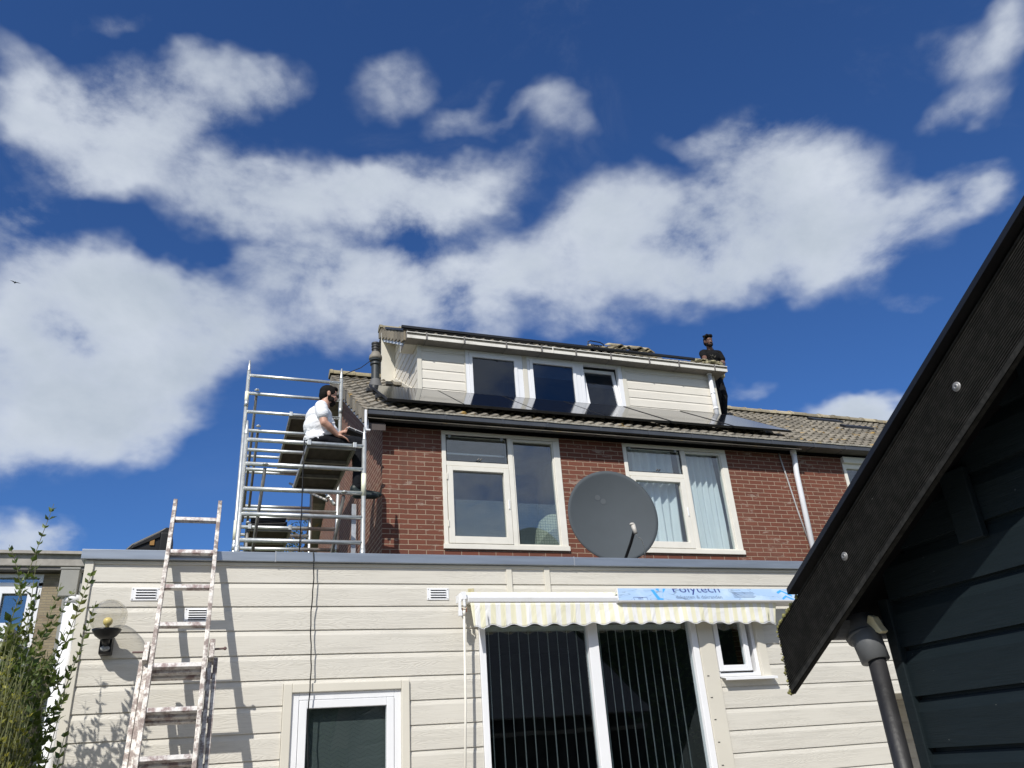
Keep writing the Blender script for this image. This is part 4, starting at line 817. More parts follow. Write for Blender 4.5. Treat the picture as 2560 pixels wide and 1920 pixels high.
rail(2.34, 7.60, 10.63, 7.83, 'long thin black rail sticking out past the last dormer solar panel')
for (x, y) in ((1.80, 9.75), (1.79, 10.40)):
    tag(MB().box(x - .02, x + .012, y - .03, y + .02, roofz(y) + .05, roofz(y) + .115).build('rail_clamp', BLACKM, bevel=.004), 'small black end clamp under the %s left corner of the leftmost solar panel' % ('lower' if y < 10 else 'upper'), 'clamp', 'clamps at the panel end')
# loose tiles and tool on the dormer roof
def loose_tile(x, y, z, rz, rx, lb):
    r_ = thing('loose_roof_tile', lb, 'roof tile', (x, y, z), 'loose tiles stacked on the dormer roof')
    m = MB(); vs = []; n = 16
    for i in range(n + 1):
        u = -.16 + .32 * i / n; h = .035 * (.5 - .5 * math.cos(4 * math.pi * i / n))
        for (v, w) in ((-.2, 0), (-.2, .02), (.2, .02), (.2, 0)): vs.append((u, v, h + w))
    m.add(vs, [(i * 4 + j, (i + 1) * 4 + j, (i + 1) * 4 + (j + 1) % 4, i * 4 + (j + 1) % 4) for i in range(n) for j in range(4)] + [(0, 1, 2, 3), (n * 4 + 3, n * 4 + 2, n * 4 + 1, n * 4)])
    q = Matrix.Rotation(rz, 4, 'Z') @ Matrix.Rotation(rx, 4, 'X'); m.v = [tuple(q @ Vector(p)) for p in m.v]
    o = m.build('tile_body', LT); o.parent = r_
LT = tile_mat('loose_tile_concrete', (.34, .29, .19))
lts = [(6.30, .0, .1, 'bottom loose tile of the left stack on the dormer roof'), (6.33, .045, -.15, 'middle loose tile of the left stack on the dormer roof'), (6.38, .09, .2, 'top loose tile of the left stack on the dormer roof'), (6.02, .0, .5, 'loose roof tile lying flat left of the two stacks'), (6.80, .0, .2, 'bottom loose tile of the right stack on the dormer roof'), (6.85, .045, -.1, 'middle loose tile of the right stack on the dormer roof'), (6.78, .09, .1, 'top loose tile of the right stack on the dormer roof')]
for (x, dz, rz, lb) in lts: loose_tile(x, 11.10, dzf(11.10) + .075 + dz, rz, R(30), lb)
tl = thing('suction_lifter', 'black double-handled carrying tool resting on the dormer solar panels', 'tool', (5.85, 10.95, dzf(10.95)))
z_ = dzf(10.95) + .09
MB().tube([(5.70, 10.95, z_), (5.71, 10.95, z_ + .12), (5.76, 10.95, z_ + .14), (5.94, 10.95, z_ + .13), (6.0, 10.95, z_ + .10), (6.01, 10.95, z_)], .010, 8).build('handle', BLACKM, tl, smooth=True)
MB().lathe((5.80, 10.95, z_ - .04), [(.05, 0), (.05, .05), (.02, .07), (.02, .11), (.001, .11)], 16).lathe((5.93, 10.95, z_ - .04), [(.05, 0), (.05, .04), (.02, .06), (.02, .10), (.001, .10)], 16).build('cup', BLACKP, tl)
MB().box(5.76, 5.97, 10.94, 10.96, z_ + .05, z_ + .07).build('crossbar', BLACKM, tl)

# ------------------------------------------------------------------ satellite dish on the extension roof
ds = thing('satellite_dish', 'large grey satellite dish standing on the flat roof in front of the brick wall', 'satellite dish', (4.2, 8.1, 3.12))
dc = Vector((4.225, 8.0, 4.085)); dn = Vector((-.16, -1, .10)).normalized()
q = Vector((0, 0, 1)).rotation_difference(dn)
mb = MB(); n = 64; rg = 14; vs = []
for back in (0, 1):
    for i in range(rg + 1):
        r_ = i / rg
        for k in range(n):
            t = 2 * math.pi * k / n; p = Vector((.535 * r_ * math.cos(t), .56 * r_ * math.sin(t), .10 * (r_ * r_ - 1) - back * .012)); vs.append(dc + q @ p)
fs = []
for i in range(rg):
    for k in range(n):
        fs.append((i * n + k, i * n + (k + 1) % n, (i + 1) * n + (k + 1) % n, (i + 1) * n + k)); o_ = (rg + 1) * n
        fs.append((o_ + i * n + k, o_ + (i + 1) * n + k, o_ + (i + 1) * n + (k + 1) % n, o_ + i * n + (k + 1) % n))
for k in range(n): fs.append((rg * n + k, rg * n + (k + 1) % n, (rg + 1) * n + rg * n + (k + 1) % n, (rg + 1) * n + rg * n + k))
mb.add(vs, fs); dish = mb.build('reflector', DISH, ds, smooth=True)
def ondish(px, pz, off=.003):
    r2 = (px / .535) ** 2 + (pz / .56) ** 2; e1 = Vector((0, 0, 1)); rx = (Vector((1, 0, 0)) - dn * dn.x).normalized(); rz = dn.cross(rx) * -1
    if rz.z < 0: rz = -rz
    return dc + rx * px + rz * pz + dn * (.10 * (r2 - 1) + off)
def disc(cx, cz, r0, r1, m):
    k = 28; a = [ondish(cx + r0 * math.cos(2 * math.pi * i / k), cz + r0 * math.sin(2 * math.pi * i / k), .0025) for i in range(k)]; b = [ondish(cx + r1 * math.cos(2 * math.pi * i / k), cz + r1 * math.sin(2 * math.pi * i / k), .0025) for i in range(k)]
    MB().add(a + b, [(i, (i + 1) % k, k + (i + 1) % k, k + i) for i in range(k)]).build('emblem', m, dish)
disc(-.13, .25, .0, .034, DISHM); disc(-.065, .205, .0, .034, DISHM)
MB().tube([ondish(.03, -.56, .01), ondish(.07, -.42, .25), ondish(.085, -.33, .40)], .017, 12).build('feed_arm', BLACKM, ds)
lp = ondish(.095, -.30, .42); MB().tube([lp + Vector((0, 0, -.06)), lp + Vector((-.004, .03, .045))], [.022, .026], 14).ell(lp + Vector((-.012, .03, .05)), (.03, .03, .018)).build('receiver', simple('receiver_plastic', (.45, .43, .39), .5), ds, smooth=True)
MB().tube([lp + Vector((.0, 0, -.06)), lp + Vector((.03, .02, -.09)), lp + Vector((.12, .1, -.10)), lp + Vector((.20, .2, -.18)), lp + Vector((.24, .3, -.32))], .004, 6).build('receiver_cable', CREAMW, ds, smooth=True)
MB().tube([(4.25, 8.2, 3.12), (4.25, 8.2, 4.1)], .025, 14).box(4.0, 4.5, 7.95, 8.45, 3.12, 3.16).build('mast', LEAD, ds)

# ================================================================== SCAFFOLD TOWER
sc = thing('scaffold_tower', 'aluminium scaffold tower with plywood platforms beside the gable wall', 'scaffold', (.78, 10.5, 0))
FX0, FX1 = .150, 1.435; YA, YB, YC = 8.52, 10.58, 12.7
def frame_part(y, ztop, rungs, name, x0=FX0, x1=FX1, tip=True, coup=()):
    mb = MB()
    for x in (x0, x1):
        zt = ztop[0] if x == x0 else ztop[1]
        mb.tube([(x, y, .1), (x, y, zt)], .0255, 14)
        if tip: mb.tube([(x, y, zt), (x, y, zt + .02), (x, y, zt + .06), (x, y, zt + .17)], [.0255, .021, .018, .010], 12)
        for c in coup: mb.tube([(x, y, c - .05), (x, y, c + .05)], .029, 14)
    o = mb.build(name, TUBE, sc, smooth=True); o.data.polygons.foreach_set('use_smooth', [len(p.vertices) == 4 for p in o.data.polygons])
    for z in rungs: r = MB().tube([(x0, y, z), (x1, y, z)], .0235, 12); q = r.build('rung', TUBE, o, smooth=True)
    return o
rs = .2785
A = frame_part(YA, (5.0, 5.02), [3.835 + rs * i for i in (-3, -2, -1, 0, 1, 2, 3, 4)], 'end_frame', coup=(3.72,))
rB = [6.735 - .2775 * i for i in range(0, 8)] + [4.56, 4.28, 4.0]
frame_part(YB, (6.80, 6.80), rB, 'middle_frame', coup=(6.30, 4.30))
frame_part(YC, (6.75, 6.75), [6.33, 6.06, 5.78, 5.50, 5.32, 5.04, 4.76], 'rear_frame', x0=.235, x1=1.30, tip=False)
for (x, y, za, zb) in ((FX1, YA, 4.36, 4.62), (FX0, YB, 6.28, 6.48), (FX0, YB, 4.38, 4.64)): MB().tube([(x, y, za), (x, y, zb)], .0275, 14).build('tape_band', TAG, sc, smooth=True)
def clip(x, y, z): return MB().ell((x, y, z), (.034, .034, .012), n=14, m=6).tube([(x, y, z - .01), (x, y, z + .018)], .014, 12)
for (a, b) in (((.37, YA - .035, 4.66), (.32, YB, 3.40)), ((1.22, YA - .035, 4.385), (1.20, YB, 3.2)), ((.275, YB - .035, 6.50), (.27, YC, 5.25)), ((.33, YB - .035, 5.96), (.33, YC, 4.75)), ((.30, YB, 4.62), (.30, YB, 3.4)), ((1.3, YB, 5.0), (.95, YC, 5.9))):
    o = MB().tube([Vector(a) + Vector((0, .05, -.03)), b], .019, 12).build('brace', DARKTUBE, sc, smooth=True)  # shadowed look of the braces is put into their darker colour
    c = clip(*a); c.build('brace_hook', TUBE, o, smooth=True)
def platform(x0, x1, y0, y1, z, dz=0):
    top = MB(); Zt = lambda y: z + dz * (y - y0) / (y1 - y0)
    def bx(xa, xb, ya, yb, za, zb): top.add([(xa, ya, Zt(ya) + za), (xb, ya, Zt(ya) + za), (xb, yb, Zt(yb) + za), (xa, yb, Zt(yb) + za), (xa, ya, Zt(ya) + zb), (xb, ya, Zt(ya) + zb), (xb, yb, Zt(yb) + zb), (xa, yb, Zt(yb) + zb)], [(0, 3, 2, 1), (4, 5, 6, 7), (0, 1, 5, 4), (1, 2, 6, 5), (2, 3, 7, 6), (3, 0, 4, 7)])
    bx(x0 + .03, x1 - .03, y0 + .03, y1 - .03, .005, .017)
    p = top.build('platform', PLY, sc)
    f = MB(); top = f
    bx(x0, x0 + .03, y0 + .02, y1 - .02, -.045, .022); bx(x1 - .03, x1, y0 + .02, y1 - .02, -.045, .022); bx(x0 + .031, x1 - .031, y0 + .02, y0 + .055, -.04, .0045); bx(x0 + .031, x1 - .031, y1 - .055, y1 - .02, -.04, .0045)
    for t in (.33, .66): yy = y0 + (y1 - y0) * t; bx(x0 + .031, x1 - .031, yy - .02, yy + .02, -.035, .0045)
    f.build('platform_frame', DARKTUBE, p)
    for x in (x0 + .02, x1 - .02):
        for (yy) in (y0, y1):
            zz = Zt(yy); MB().box(x - .02, x + .02, yy - .032, yy + .030, zz + .024, zz + .034).box(x - .02, x + .02, yy - .034, yy - .026, zz - .03, zz + .024).build('platform_hook', TUBE, p, bevel=.003)
    top = MB(); bx(x0 + .22, x0 + .39, y0 + (y1 - y0) * .47, y0 + (y1 - y0) * .53, .001, .004); top.build('sticker', YEL, p)
    return p
ZP = 3.835 + rs * 4
platform(.80, 1.345, YA, YB - .35, ZP, .04)
platform(.735, 1.27, YB, YC, 6.735 - .555)
platform(.30, .845, YB, YC, 4.56)
MB().beam((1.40, 8.95, 3.2), (1.40, 8.95, 4.40), .05, .022, (0, 1, 0)).build('toe_board_end', LEAD, sc)
MB().tube([(1.25, YB + .4, 5.30), (1.40, YB + .05, 4.92)], .024, 12).build('spare_brace', TUBE, sc, smooth=True)
rope = MB().tube([(.765, YA - .035, ZP + .02), (.765, YA - .04, ZP - .3), (.772, YA - .04, ZP - .8), (.765, YA - .04, 3.3)], .006, 6).build('rope', BLACKP, smooth=True)
tag(rope, 'thin dark rope hanging from the front platform hook of the scaffold tower', 'rope')
# stacked boards on the low platform
for k, (dz, a, lb) in enumerate(((.022, .02, 'bottom black tray of the pile on the low scaffold platform'), (.055, -.05, 'second black tray from the bottom of the pile on the low scaffold platform'), (.088, .04, 'third black tray of the pile on the low scaffold platform'), (.125, -.02, 'topmost black tray of the pile on the low scaffold platform'))):
    o = thing('stacked_tray', lb, 'tray', (.56, YB + .35, 4.56 + dz), 'black trays piled on the low scaffold platform')
    m = MB().box(-.21, .21, -.25, .25, 0, .026).box(-.225, .225, -.265, .265, .020, .030); q = Matrix.Rotation(a, 4, 'Y') @ Matrix.Rotation(a, 4, 'Z'); m.v = [tuple(q @ Vector(p)) for p in m.v]
    b_ = m.build('tray_body', simple('black_tray_plastic', (.030, .028, .026), .6, var=.3)); b_.parent = o
o = thing('stacked_tray', 'small pale plastic lid lying askew on the pile of black trays', 'lid', (.52, YB + .30, 4.72)); b_ = MB().box(-.06, .09, -.05, .05, 0, .012).box(-.065, .095, -.055, .055, .012, .016).build('tray_body', YEL); b_.parent = o; o.name = 'plastic_lid'; b_.name = 'lid_body'

# ================================================================== LADDER
ld = thing('extension_ladder', 'paint-splashed aluminium ladder leaning on the cream boards and coping', 'ladder', (-.2, 5.1, 0))
LS = .42
def ly(z): return 6.345 - LS * (3.157 - z)
ud = Vector((0, LS, 1)).normalized(); nd = Vector((0, -1, LS)).normalized()
def section(x0, x1, z0, z1, off, rz, name, rw=.029, rd=.058):
    f = MB()
    def P(x, z): return Vector((x, ly(z), z)) - nd * off
    for x in (x0, x1):
        sgn = 1 if x == x0 else -1
        a, b = P(x, z0), P(x, z1)
        f.prism([a - nd * rd / 2, a - nd * rd / 2 + Vector((sgn * rw, 0, 0)), a + nd * rd / 2 + Vector((sgn * rw, 0, 0)), a + nd * rd / 2], b - a)
    F = f.build(name, LADDER, ld, bevel=.003)
    for z in rz:
        a = P(x0 + rw, z); w = x1 - x0 - 2 * rw
        MB().prism([a - nd * .018 - ud * .016, a + nd * .018 - ud * .016, a + nd * .022 + ud * .013, a - nd * .022 + ud * .016], (w, 0, 0)).build('rung', LADRUNG, F, bevel=.002)
    return F
section(-.384, -.026, 1.0, 3.60, 0, [3.430 - .283 * i for i in range(9)], 'upper_section')
section(-.415, .008, .6, 2.47, .062, [2.292 - .283 * i for i in range(6)], 'middle_section')
section(-.452, .045, 0.02, 2.40, .122, [2.288 - .283 * i for i in range(8)], 'base_section')
def LP(x, z, off): return Vector((x, ly(z), z)) - nd * off
MB().tube([LP(-.50, 2.43, .062), LP(-.41, 2.43, .062)], .007, 8).build('lock_pin', simple('rusty_pin', (.13, .08, .075), .6), ld)
MB().tube([LP(.0, 2.44, .062), LP(.085, 2.445, .062)], .007, 8).ell(LP(.085, 2.445, .062), (.012,) * 3).build('lock_pin', simple('rusty_pin_b', (.13, .08, .075), .6), ld)
for (x, zz) in ((-.41, 2.41), (.0, 2.42)): MB().beam(LP(x, zz - .08, .03), LP(x, zz + .05, .03), .034, .10, (0, 1, 0)).build('section_bracket', LADDER, ld, bevel=.004)

# black tool case on the flat roof
cs = thing('tool_case', 'black hard plastic tool case standing on the flat roof behind the ladder', 'tool case', (-.5, 7.3, 3.12))
CP = [(-.78, 3.13), (-.765, 3.425), (-.722, 3.472), (-.504, 3.600), (-.473, 3.623), (-.444, 3.624), (-.412, 3.578), (-.392, 3.13)]
MB().prism([(x, 7.36, z) for (x, z) in CP], (.0, .30, .0)).build('case_body', BLACKP, cs, bevel=.012)
lid = MB().prism([(CP[2][0], 7.345, CP[2][1] - .05), (CP[2][0] + .02, 7.345, CP[2][1] - .01), (CP[3][0], 7.345, CP[3][1] - .02), (CP[3][0], 7.345, CP[3][1] - .07)], (0, .02, 0)).build('grip', BLACKP, cs, bevel=.004)
OL = simple('orange_latch', (.30, .15, .03), .5)
for (x, z) in ((-.58, 3.46),): MB().box(x, x + .035, 7.348, 7.36, z, z + .05).build('latch', OL, cs)
MB().box(CP[5][0] - .06, CP[5][0] + .015, 7.34, 7.70, 3.2, CP[5][1] - .05).build('corner_guard', BLACKP, cs, bevel=.012)

# ================================================================== SHED
XB, XS = 2.12, 2.35
sh = thing('garden_shed', 'dark blue-green boarded garden shed with black grooved bargeboard at right', 'shed', (4, 0, 0))
SL = .597
bb = lambda y: 1.755 + (2.712 - y) * SL                          # bottom edge of the bargeboard
mb = MB(); Ps = lambda u, w, z: (XS + w, u, z)
ylo = lambda z: max(-2.2, -2.2); yhi = lambda z: min(2.372, 2.712 - (z + .06 - 1.90) / SL + .45)
sp_ = .166
k = 0
for k in range(-12, 9):
    b = 1.843 + k * sp_
    for (za, wa), (zb, wb) in zip([(b - .010, .020), (b + .002, .022), (b + .002, 0), (b + sp_ - .050, .002), (b + sp_ - .012, .016)], [(b + .002, .022), (b + .002, 0), (b + sp_ - .050, .002), (b + sp_ - .012, .016), (b + sp_ - .010, .020)]):
        if zb > 3.4: continue
        ya, yb2 = yhi(za), yhi(zb)
        mb.quad(Ps(-2.2, wa, za), Ps(ya, wa, za), Ps(yb2, wb, zb), Ps(-2.2, wb, zb))
mb.build('boarded_wall', SHED, sh)
MB().prism([(XS + .024, -2.2, 0), (XS + .024, 2.37, 0), (XS + .024, 2.37, bb(2.37) + .1), (XS + .024, .1, bb(.1) + .1), (XS + .024, -2.2, bb(2.4) + .1)], (.04, 0, 0)).box(XS + .02, 5.6, 2.36, 2.40, 0, 1.95).box(XS + .02, 5.6, -2.2, -2.16, 0, 2.0).build('inner_wall', BLACKW, sh)
MB().box(XS - .012, XS + .05, 2.372, 2.418, 0, 2.02).build('corner_post', SHED, sh, bevel=.004)
# grooved bargeboard
bw = .212 / math.cos(math.atan(SL)); mb = MB(); ng = 23; y0_, y1_ = 2.752, .10
pr_ = []
for i in range(ng):
    for (t, d) in ((0, .0), (.38, 0), (.48, .008), (.92, .008)): pr_.append((.10 + .86 * (i + t) / ng, d))
pr_ = [(0, .0), (.085, .0), (.09, .004)] + pr_ + [(.965, .004), (.97, 0), (1, 0)]
vs = []
for (t, d) in pr_:
    for (yy) in (y0_, y1_): vs.append((XB + d, yy, bb(yy) + bw * t))
n = len(pr_); mb.add(vs, [(2 * i, 2 * i + 1, 2 * i + 3, 2 * i + 2) for i in range(n - 1)])
mb.add([(XB + .004, y0_, bb(y0_)), (XB + .004, y0_, bb(y0_) + bw), (XB + .004, y1_, bb(y1_) + bw), (XB + .004, y1_, bb(y1_)), (XB + .025, y0_, bb(y0_)), (XB + .025, y0_, bb(y0_) + bw), (XB + .025, y1_, bb(y1_) + bw), (XB + .025, y1_, bb(y1_))], [(0, 1, 5, 4), (4, 5, 6, 7), (0, 4, 7, 3), (1, 2, 6, 5)])
B_ = mb.build('bargeboard', GROOVE, sh)
for (y, z) in ((1.642, 2.527), (2.291, 2.154)):
    MB().lathe((XB + .003, y, z), [(.001, .006), (.0040, .006), (.0045, .010), (.0085, .008), (.010, .004), (.011, 0)][::-1], 18, (-1, 0, 0)).lathe((XB + .001, y, z), [(.0155, 0), (.0155, .002), (.010, .003)], 20, (-1, 0, 0)).build('screw_head', simple('screw_steel', (.28, .28, .28), .55, .6), B_, smooth=True)
ms = MB(); rr = random.Random(2)
for i in range(90):
    t = rr.random() ** 1.4; ms.ell((XB + rr.uniform(-.004, .02), y0_ + rr.uniform(-.004, .006), bb(y0_) + bw * t), (rr.uniform(.002, .006),) * 3, n=6, m=4)
for i in range(50): ms.ell((XB + rr.uniform(-.006, .02), 2.752 - rr.uniform(0, .14), 0), (.001,) * 3, n=4, m=3)
for i in range(60):
    yy = 2.752 - rr.uniform(0, .17); ms.ell((XB + rr.uniform(-.006, .02), yy, bb(yy) + bw + rr.uniform(-.003, .004)), (rr.uniform(.003, .008),) * 3, n=6, m=4)
o = ms.build('moss', MOSS, B_); o['kind'] = 'stuff'
# roof sheets
rz = lambda y: bb(y) + bw + .012
MB().prism([(XB - .035, 2.60, rz(2.60)), (XB - .035, 2.60, rz(2.6) + .022), (XB - .035, .10, rz(.1) + .022), (XB - .035, .1, rz(.1))], (3.6, 0, 0)).build('shed_roof', BLACKM, sh)
MB().prism([(XB - .035, .09, rz(.1)), (XB - .035, .09, rz(.1) + .04), (XB - .035, -2.5, rz(2.7) + .04), (XB - .035, -2.5, rz(2.7))], (3.6, 0, 0)).build('shed_roof', BLACKM, sh)
MB().prism([(XB + .03, 2.66, bb(2.66) + .15), (XB + .03, 2.66, bb(2.66) + .17), (XB + .03, .12, bb(.12) + .17), (XB + .03, .12, bb(.12) + .15)], (3.2, 0, 0)).build('shed_soffit', BLACKW, sh)
for k in range(3):
    yy = 1.93 - k * .40; zt = bb(yy) + .02
    MB().box(XS - .028, XS - .002, yy - .05, yy + .05, zt - .12 + .015 * k, zt + .12).build('roof_batten', SHED, sh, bevel=.003)
MB().box(XS - .030, XS - .004, -1.0, 1.60, 2.045, 2.20).build('fixing_board', SHED, sh, bevel=.003)
# gutter and pipe of the shed
gt = MB(); prof = [(2.50 + .062 * math.cos(a), 1.955 + .062 * math.sin(a)) for a in [R(180 + 180 * i / 12) for i in range(13)]]
gt.add([(x, y, z) for x in (XB + .04, 5.6) for (y, z) in prof], [(i, i + 1, 13 + i + 1, 13 + i) for i in range(12)] + [tuple(range(13))]); gg = gt.build('shed_gutter', GREYPVC, sh, smooth=False)
sdm = gg.modifiers.new('s', 'SOLIDIFY'); sdm.thickness = .003
MB().tube([(2.262, 2.475, 1.955), (2.262, 2.455, 1.905), (2.252, 2.425, 1.885), (2.250, 2.405, 1.805)], [.066, .060, .053, .050], 24).tube([(2.258, 2.445, 1.90), (2.256, 2.44, 1.888)], .0605, 24).build('gutter_outlet', GREYPVC, sh, smooth=True)
MB().tube([(2.248, 2.398, 1.86), (2.248, 2.398, 0)], .031, 20).build('shed_drainpipe', BLKPIPE, sh, smooth=True)
MB().prism([(2.255, 2.395, 1.965), (2.255, 2.375, 1.955), (2.255, 2.362, 1.925), (2.255, 2.345, 1.90), (2.255, 2.36, 1.893), (2.255, 2.395, 1.91), (2.255, 2.41, 1.94)], (.03, 0, 0)).build('gutter_hook', simple('cream_plastic', (.55, .50, .33), .5), sh, bevel=.003)

# ================================================================== NEIGHBOURS AND GREENERY
YB = brick_mat('yellow_brown_brick', 0, (.30, .25, .16), (.21, .165, .105), (.26, .23, .18))
ap = thing('apartment_building', 'low flat-roofed yellow brick building with white balcony, far left behind the bush', 'building', (-7, 22, 0))
Y0 = 22
ws = [(-8.2, -4.06, 4.95, 6.50)]
mb = MB()
for (a, b, c, d) in cells(-14, -2.2, 0, 6.52, [(-8.2, -3.98, 3.0, 6.50), (-8.2, -3.98, .1, 2.75)]): mb.box(a, b, Y0, Y0 + .3, c, d)
mb.build('wall', YB, ap)
MB().box(-14.1, -2.1, Y0 - .35, Y0 + .6, 6.62, 6.93).build('roof_edge', STONE, ap, bevel=.02); MB().box(-14.1, -2.1, Y0 - .45, Y0 + .6, 6.90, 6.97).build('edge_cap', STONE, ap); MB().box(-14, -2.2, Y0 - .3, Y0 + 8, 6.54, 6.62).build('roof', SOFD, ap)
MB().box(-5.6, -5.597, Y0 - .352, Y0 - .2, 6.62, 6.9).build('joint', BLACKW, ap)
F = MB().frame(-8.1, -3.99, 3.1, 6.50, .08, Y0 + .02, Y0 + .12).box(-5.05, -4.97, Y0 + .02, Y0 + .12, 3.2, 6.4).box(-8.0, -3.99, Y0 + .02, Y0 + .12, 6.22, 6.30).frame(-4.95, -4.10, 3.3, 6.2, .16, Y0 - .02, Y0 + .08).build('window_frame', WHITE, ap)
MB().box(-8.1, -4.0, Y0 + .13, Y0 + .135, 3.1, 6.5).build('pane', glass('pale_glass', (.6, .75, .78), 1, 0, .25), F)
MB().box(-8.3, -3.9, Y0 + 1.6, Y0 + 1.7, 0, 6.5).build('interior_wall', ROOML, ap)
MB().box(-8.1, -5.08, Y0 + .3, Y0 + .31, 5.3, 6.2).build('curtain', CURT, ap)
MB().box(-8.6, -4.25, Y0 - 1.5, Y0 - 1.42, 4.10, 5.10).build('balcony_panel', WHITE, ap); MB().box(-4.33, -4.25, Y0 - 1.42, Y0, 4.10, 5.10).box(-8.6, -4.25, Y0 - 1.5, Y0, 3.86, 4.09).build('balcony_slab', STONE, ap)
MB().box(-3.5, -2.2, Y0 - .06, Y0, 0, 6.5).build('grey_panel', GREYB, ap)
# unseen hedge added behind the viewer to darken what the panes mirror
def leaves(mb, pts, size, rnd, asp=.45, fold=.25):
    for (p, d) in pts:
        s_ = size * rnd.uniform(.6, 1.15); d = Vector(d).normalized(); sd_ = d.cross(Vector((rnd.uniform(-1, 1), rnd.uniform(-1, 1), rnd.uniform(-1, 1)))).normalized(); up = sd_.cross(d)
        p = Vector(p); w = s_ * asp / 2
        a = p; b = p + d * s_ * .42 + sd_ * w + up * w * fold; c = p + d * s_ + up * (-s_ * .12); e = p + d * s_ * .42 - sd_ * w + up * w * fold; m_ = p + d * s_ * .45
        mb.add([a, b, c, e, m_], [(0, 1, 4), (1, 2, 4), (2, 3, 4), (3, 0, 4)])
rnd = random.Random(11)
hd = thing('added_hedge', 'unseen dark green hedge added behind the viewer to darken the pane reflections', 'hedge', (5, -11, 0))
core = MB().box(-14, 30, -13, -11.8, 0, 6.0).build('hedge_body', simple('hedge_dark', (.03, .045, .015), .95, var=.4, vs=3, bmp=1, bs=8), hd)
mb = MB(); leaves(mb, [((rnd.uniform(-12, 24), rnd.uniform(-11.8, -11.5), rnd.uniform(0, 6.5)), (rnd.uniform(-1, 1), rnd.uniform(.2, 1), rnd.uniform(-1, 1))) for _ in range(9000)], .28, rnd); mb.build('foliage', LEAF, hd)
# shrub in front of the left corner
def sprig(mb, sm, base, tip, nleaf, size, rnd, bend=.1, side=4):
    base, tip = Vector(base), Vector(tip); d = tip - base; L = d.length; off = Vector((rnd.uniform(-1, 1), rnd.uniform(-1, 1), rnd.uniform(-.3, .5))) * bend * L
    pts = [base + d * t + off * math.sin(math.pi * t) for t in [i / 14 for i in range(15)]]
    sm.tube(pts, [.0065 * (1 - .75 * i / 14) * (1 if L > .5 else .6) for i in range(15)], 5)
    for i in range(nleaf):
        t = .12 + .88 * i / nleaf; k = min(13, int(t * 14)); p = pts[k].lerp(pts[k + 1], t * 14 - k); ax = (pts[k + 1] - pts[k]).normalized()
        a0 = i * 1.57 + rnd.uniform(-.3, .3)
        o1 = ax.orthogonal().normalized(); o2 = ax.cross(o1)
        for s_ in (0, math.pi):
            q = o1 * math.cos(a0 + s_) + o2 * math.sin(a0 + s_)
            sz = size * (1.05 - .5 * t)
            leaves(mb, [(p, q + ax * .75 + Vector((0, 0, .15)))], sz, rnd, .52)
            if rnd.random() < .6: leaves(mb, [(p + q * .006, q * .5 + ax)], sz * .5, rnd, .5)
shb = thing('leafy_shrub', 'tall green shrub with upright leafy shoots at the left edge', 'shrub', (-1.3, 5.6, 0))
lf, sm = MB(), MB()
main = [((-1.05 - .05 * i, 5.45 + .06 * (i % 4), 1.0), (-.93 - .085 * i, 5.5 + .09 * (i % 5), 2.05 + .12 * ((i * 7) % 5)), 20) for i in range(9)] + [((-1.25, 5.55, 1.3), (-1.035, 5.6, 3.26), 34), ((-1.3, 5.6, 1.3), (-1.32, 5.65, 2.85), 28), ((-1.15, 5.7, 1.2), (-.80, 5.98, 2.93), 30), ((-1.1, 5.7, 1.2), (-.755, 6.02, 2.73), 26),
        ((-1.05, 5.8, 1.1), (-.90, 5.95, 2.55), 22), ((-1.45, 5.6, 1.2), (-1.52, 5.5, 2.95), 26), ((-1.25, 5.7, 1.2), (-1.12, 5.85, 2.95), 26), ((-1.0, 5.7, 1.0), (-.83, 5.85, 2.15), 18), ((-1.2, 5.6, 1.4), (-.93, 5.7, 2.78), 22), ((-1.15, 5.6, 1.2), (-.97, 5.62, 2.5), 20),
        ((-1.35, 5.4, 1.2), (-1.22, 5.3, 2.6), 22), ((-1.5, 5.6, 1.2), (-1.28, 5.75, 2.55), 22), ((-1.1, 5.5, 1.0), (-.98, 5.5, 2.05), 18), ((-1.2, 5.6, 1.0), (-1.05, 5.75, 2.75), 22), ((-.95, 5.8, .9), (-.80, 5.95, 1.95), 16), ((-1.4, 5.6, 1.0), (-1.7, 5.7, 2.6), 22)]
for (a, b, n_) in main:
    sprig(lf, sm, a, b, n_, .098, rnd, .05)
    for k in range(9):
        t = rnd.uniform(.1, .72); p = Vector(a).lerp(Vector(b), t)
        sprig(lf, sm, p, p + Vector((rnd.uniform(-.20, .20), rnd.uniform(-.15, .15), rnd.uniform(.15, .38))), 8, .065, rnd, .05)
lf.build('foliage', LEAF, shb); sm.build('stems', STEM, shb)
gh = thing('golden_bush', 'dense yellow-green bush in the bottom left corner below the shoots', 'bush', (-1.6, 5.3, 0))
lf, sm = MB(), MB()
for i in range(620):
    a = rnd.uniform(0, 2 * math.pi); r_ = rnd.random() ** .5
    b = Vector((-1.15 + .22 * r_ * math.cos(a), 5.15 + .3 * r_ * math.sin(a), .3 + rnd.random() * .9)); tp = Vector((-1.07 + .30 * r_ * math.cos(a), 5.15 + .5 * r_ * math.sin(a), 1.30 + 1.0 * (1 - r_ ** 2.2) * rnd.uniform(.65, 1.12)))
    sprig(lf, sm, b, tp, 12, .058, rnd, .06)
lf.build('foliage', LEAFY, gh); sm.build('stems', STEM, gh)
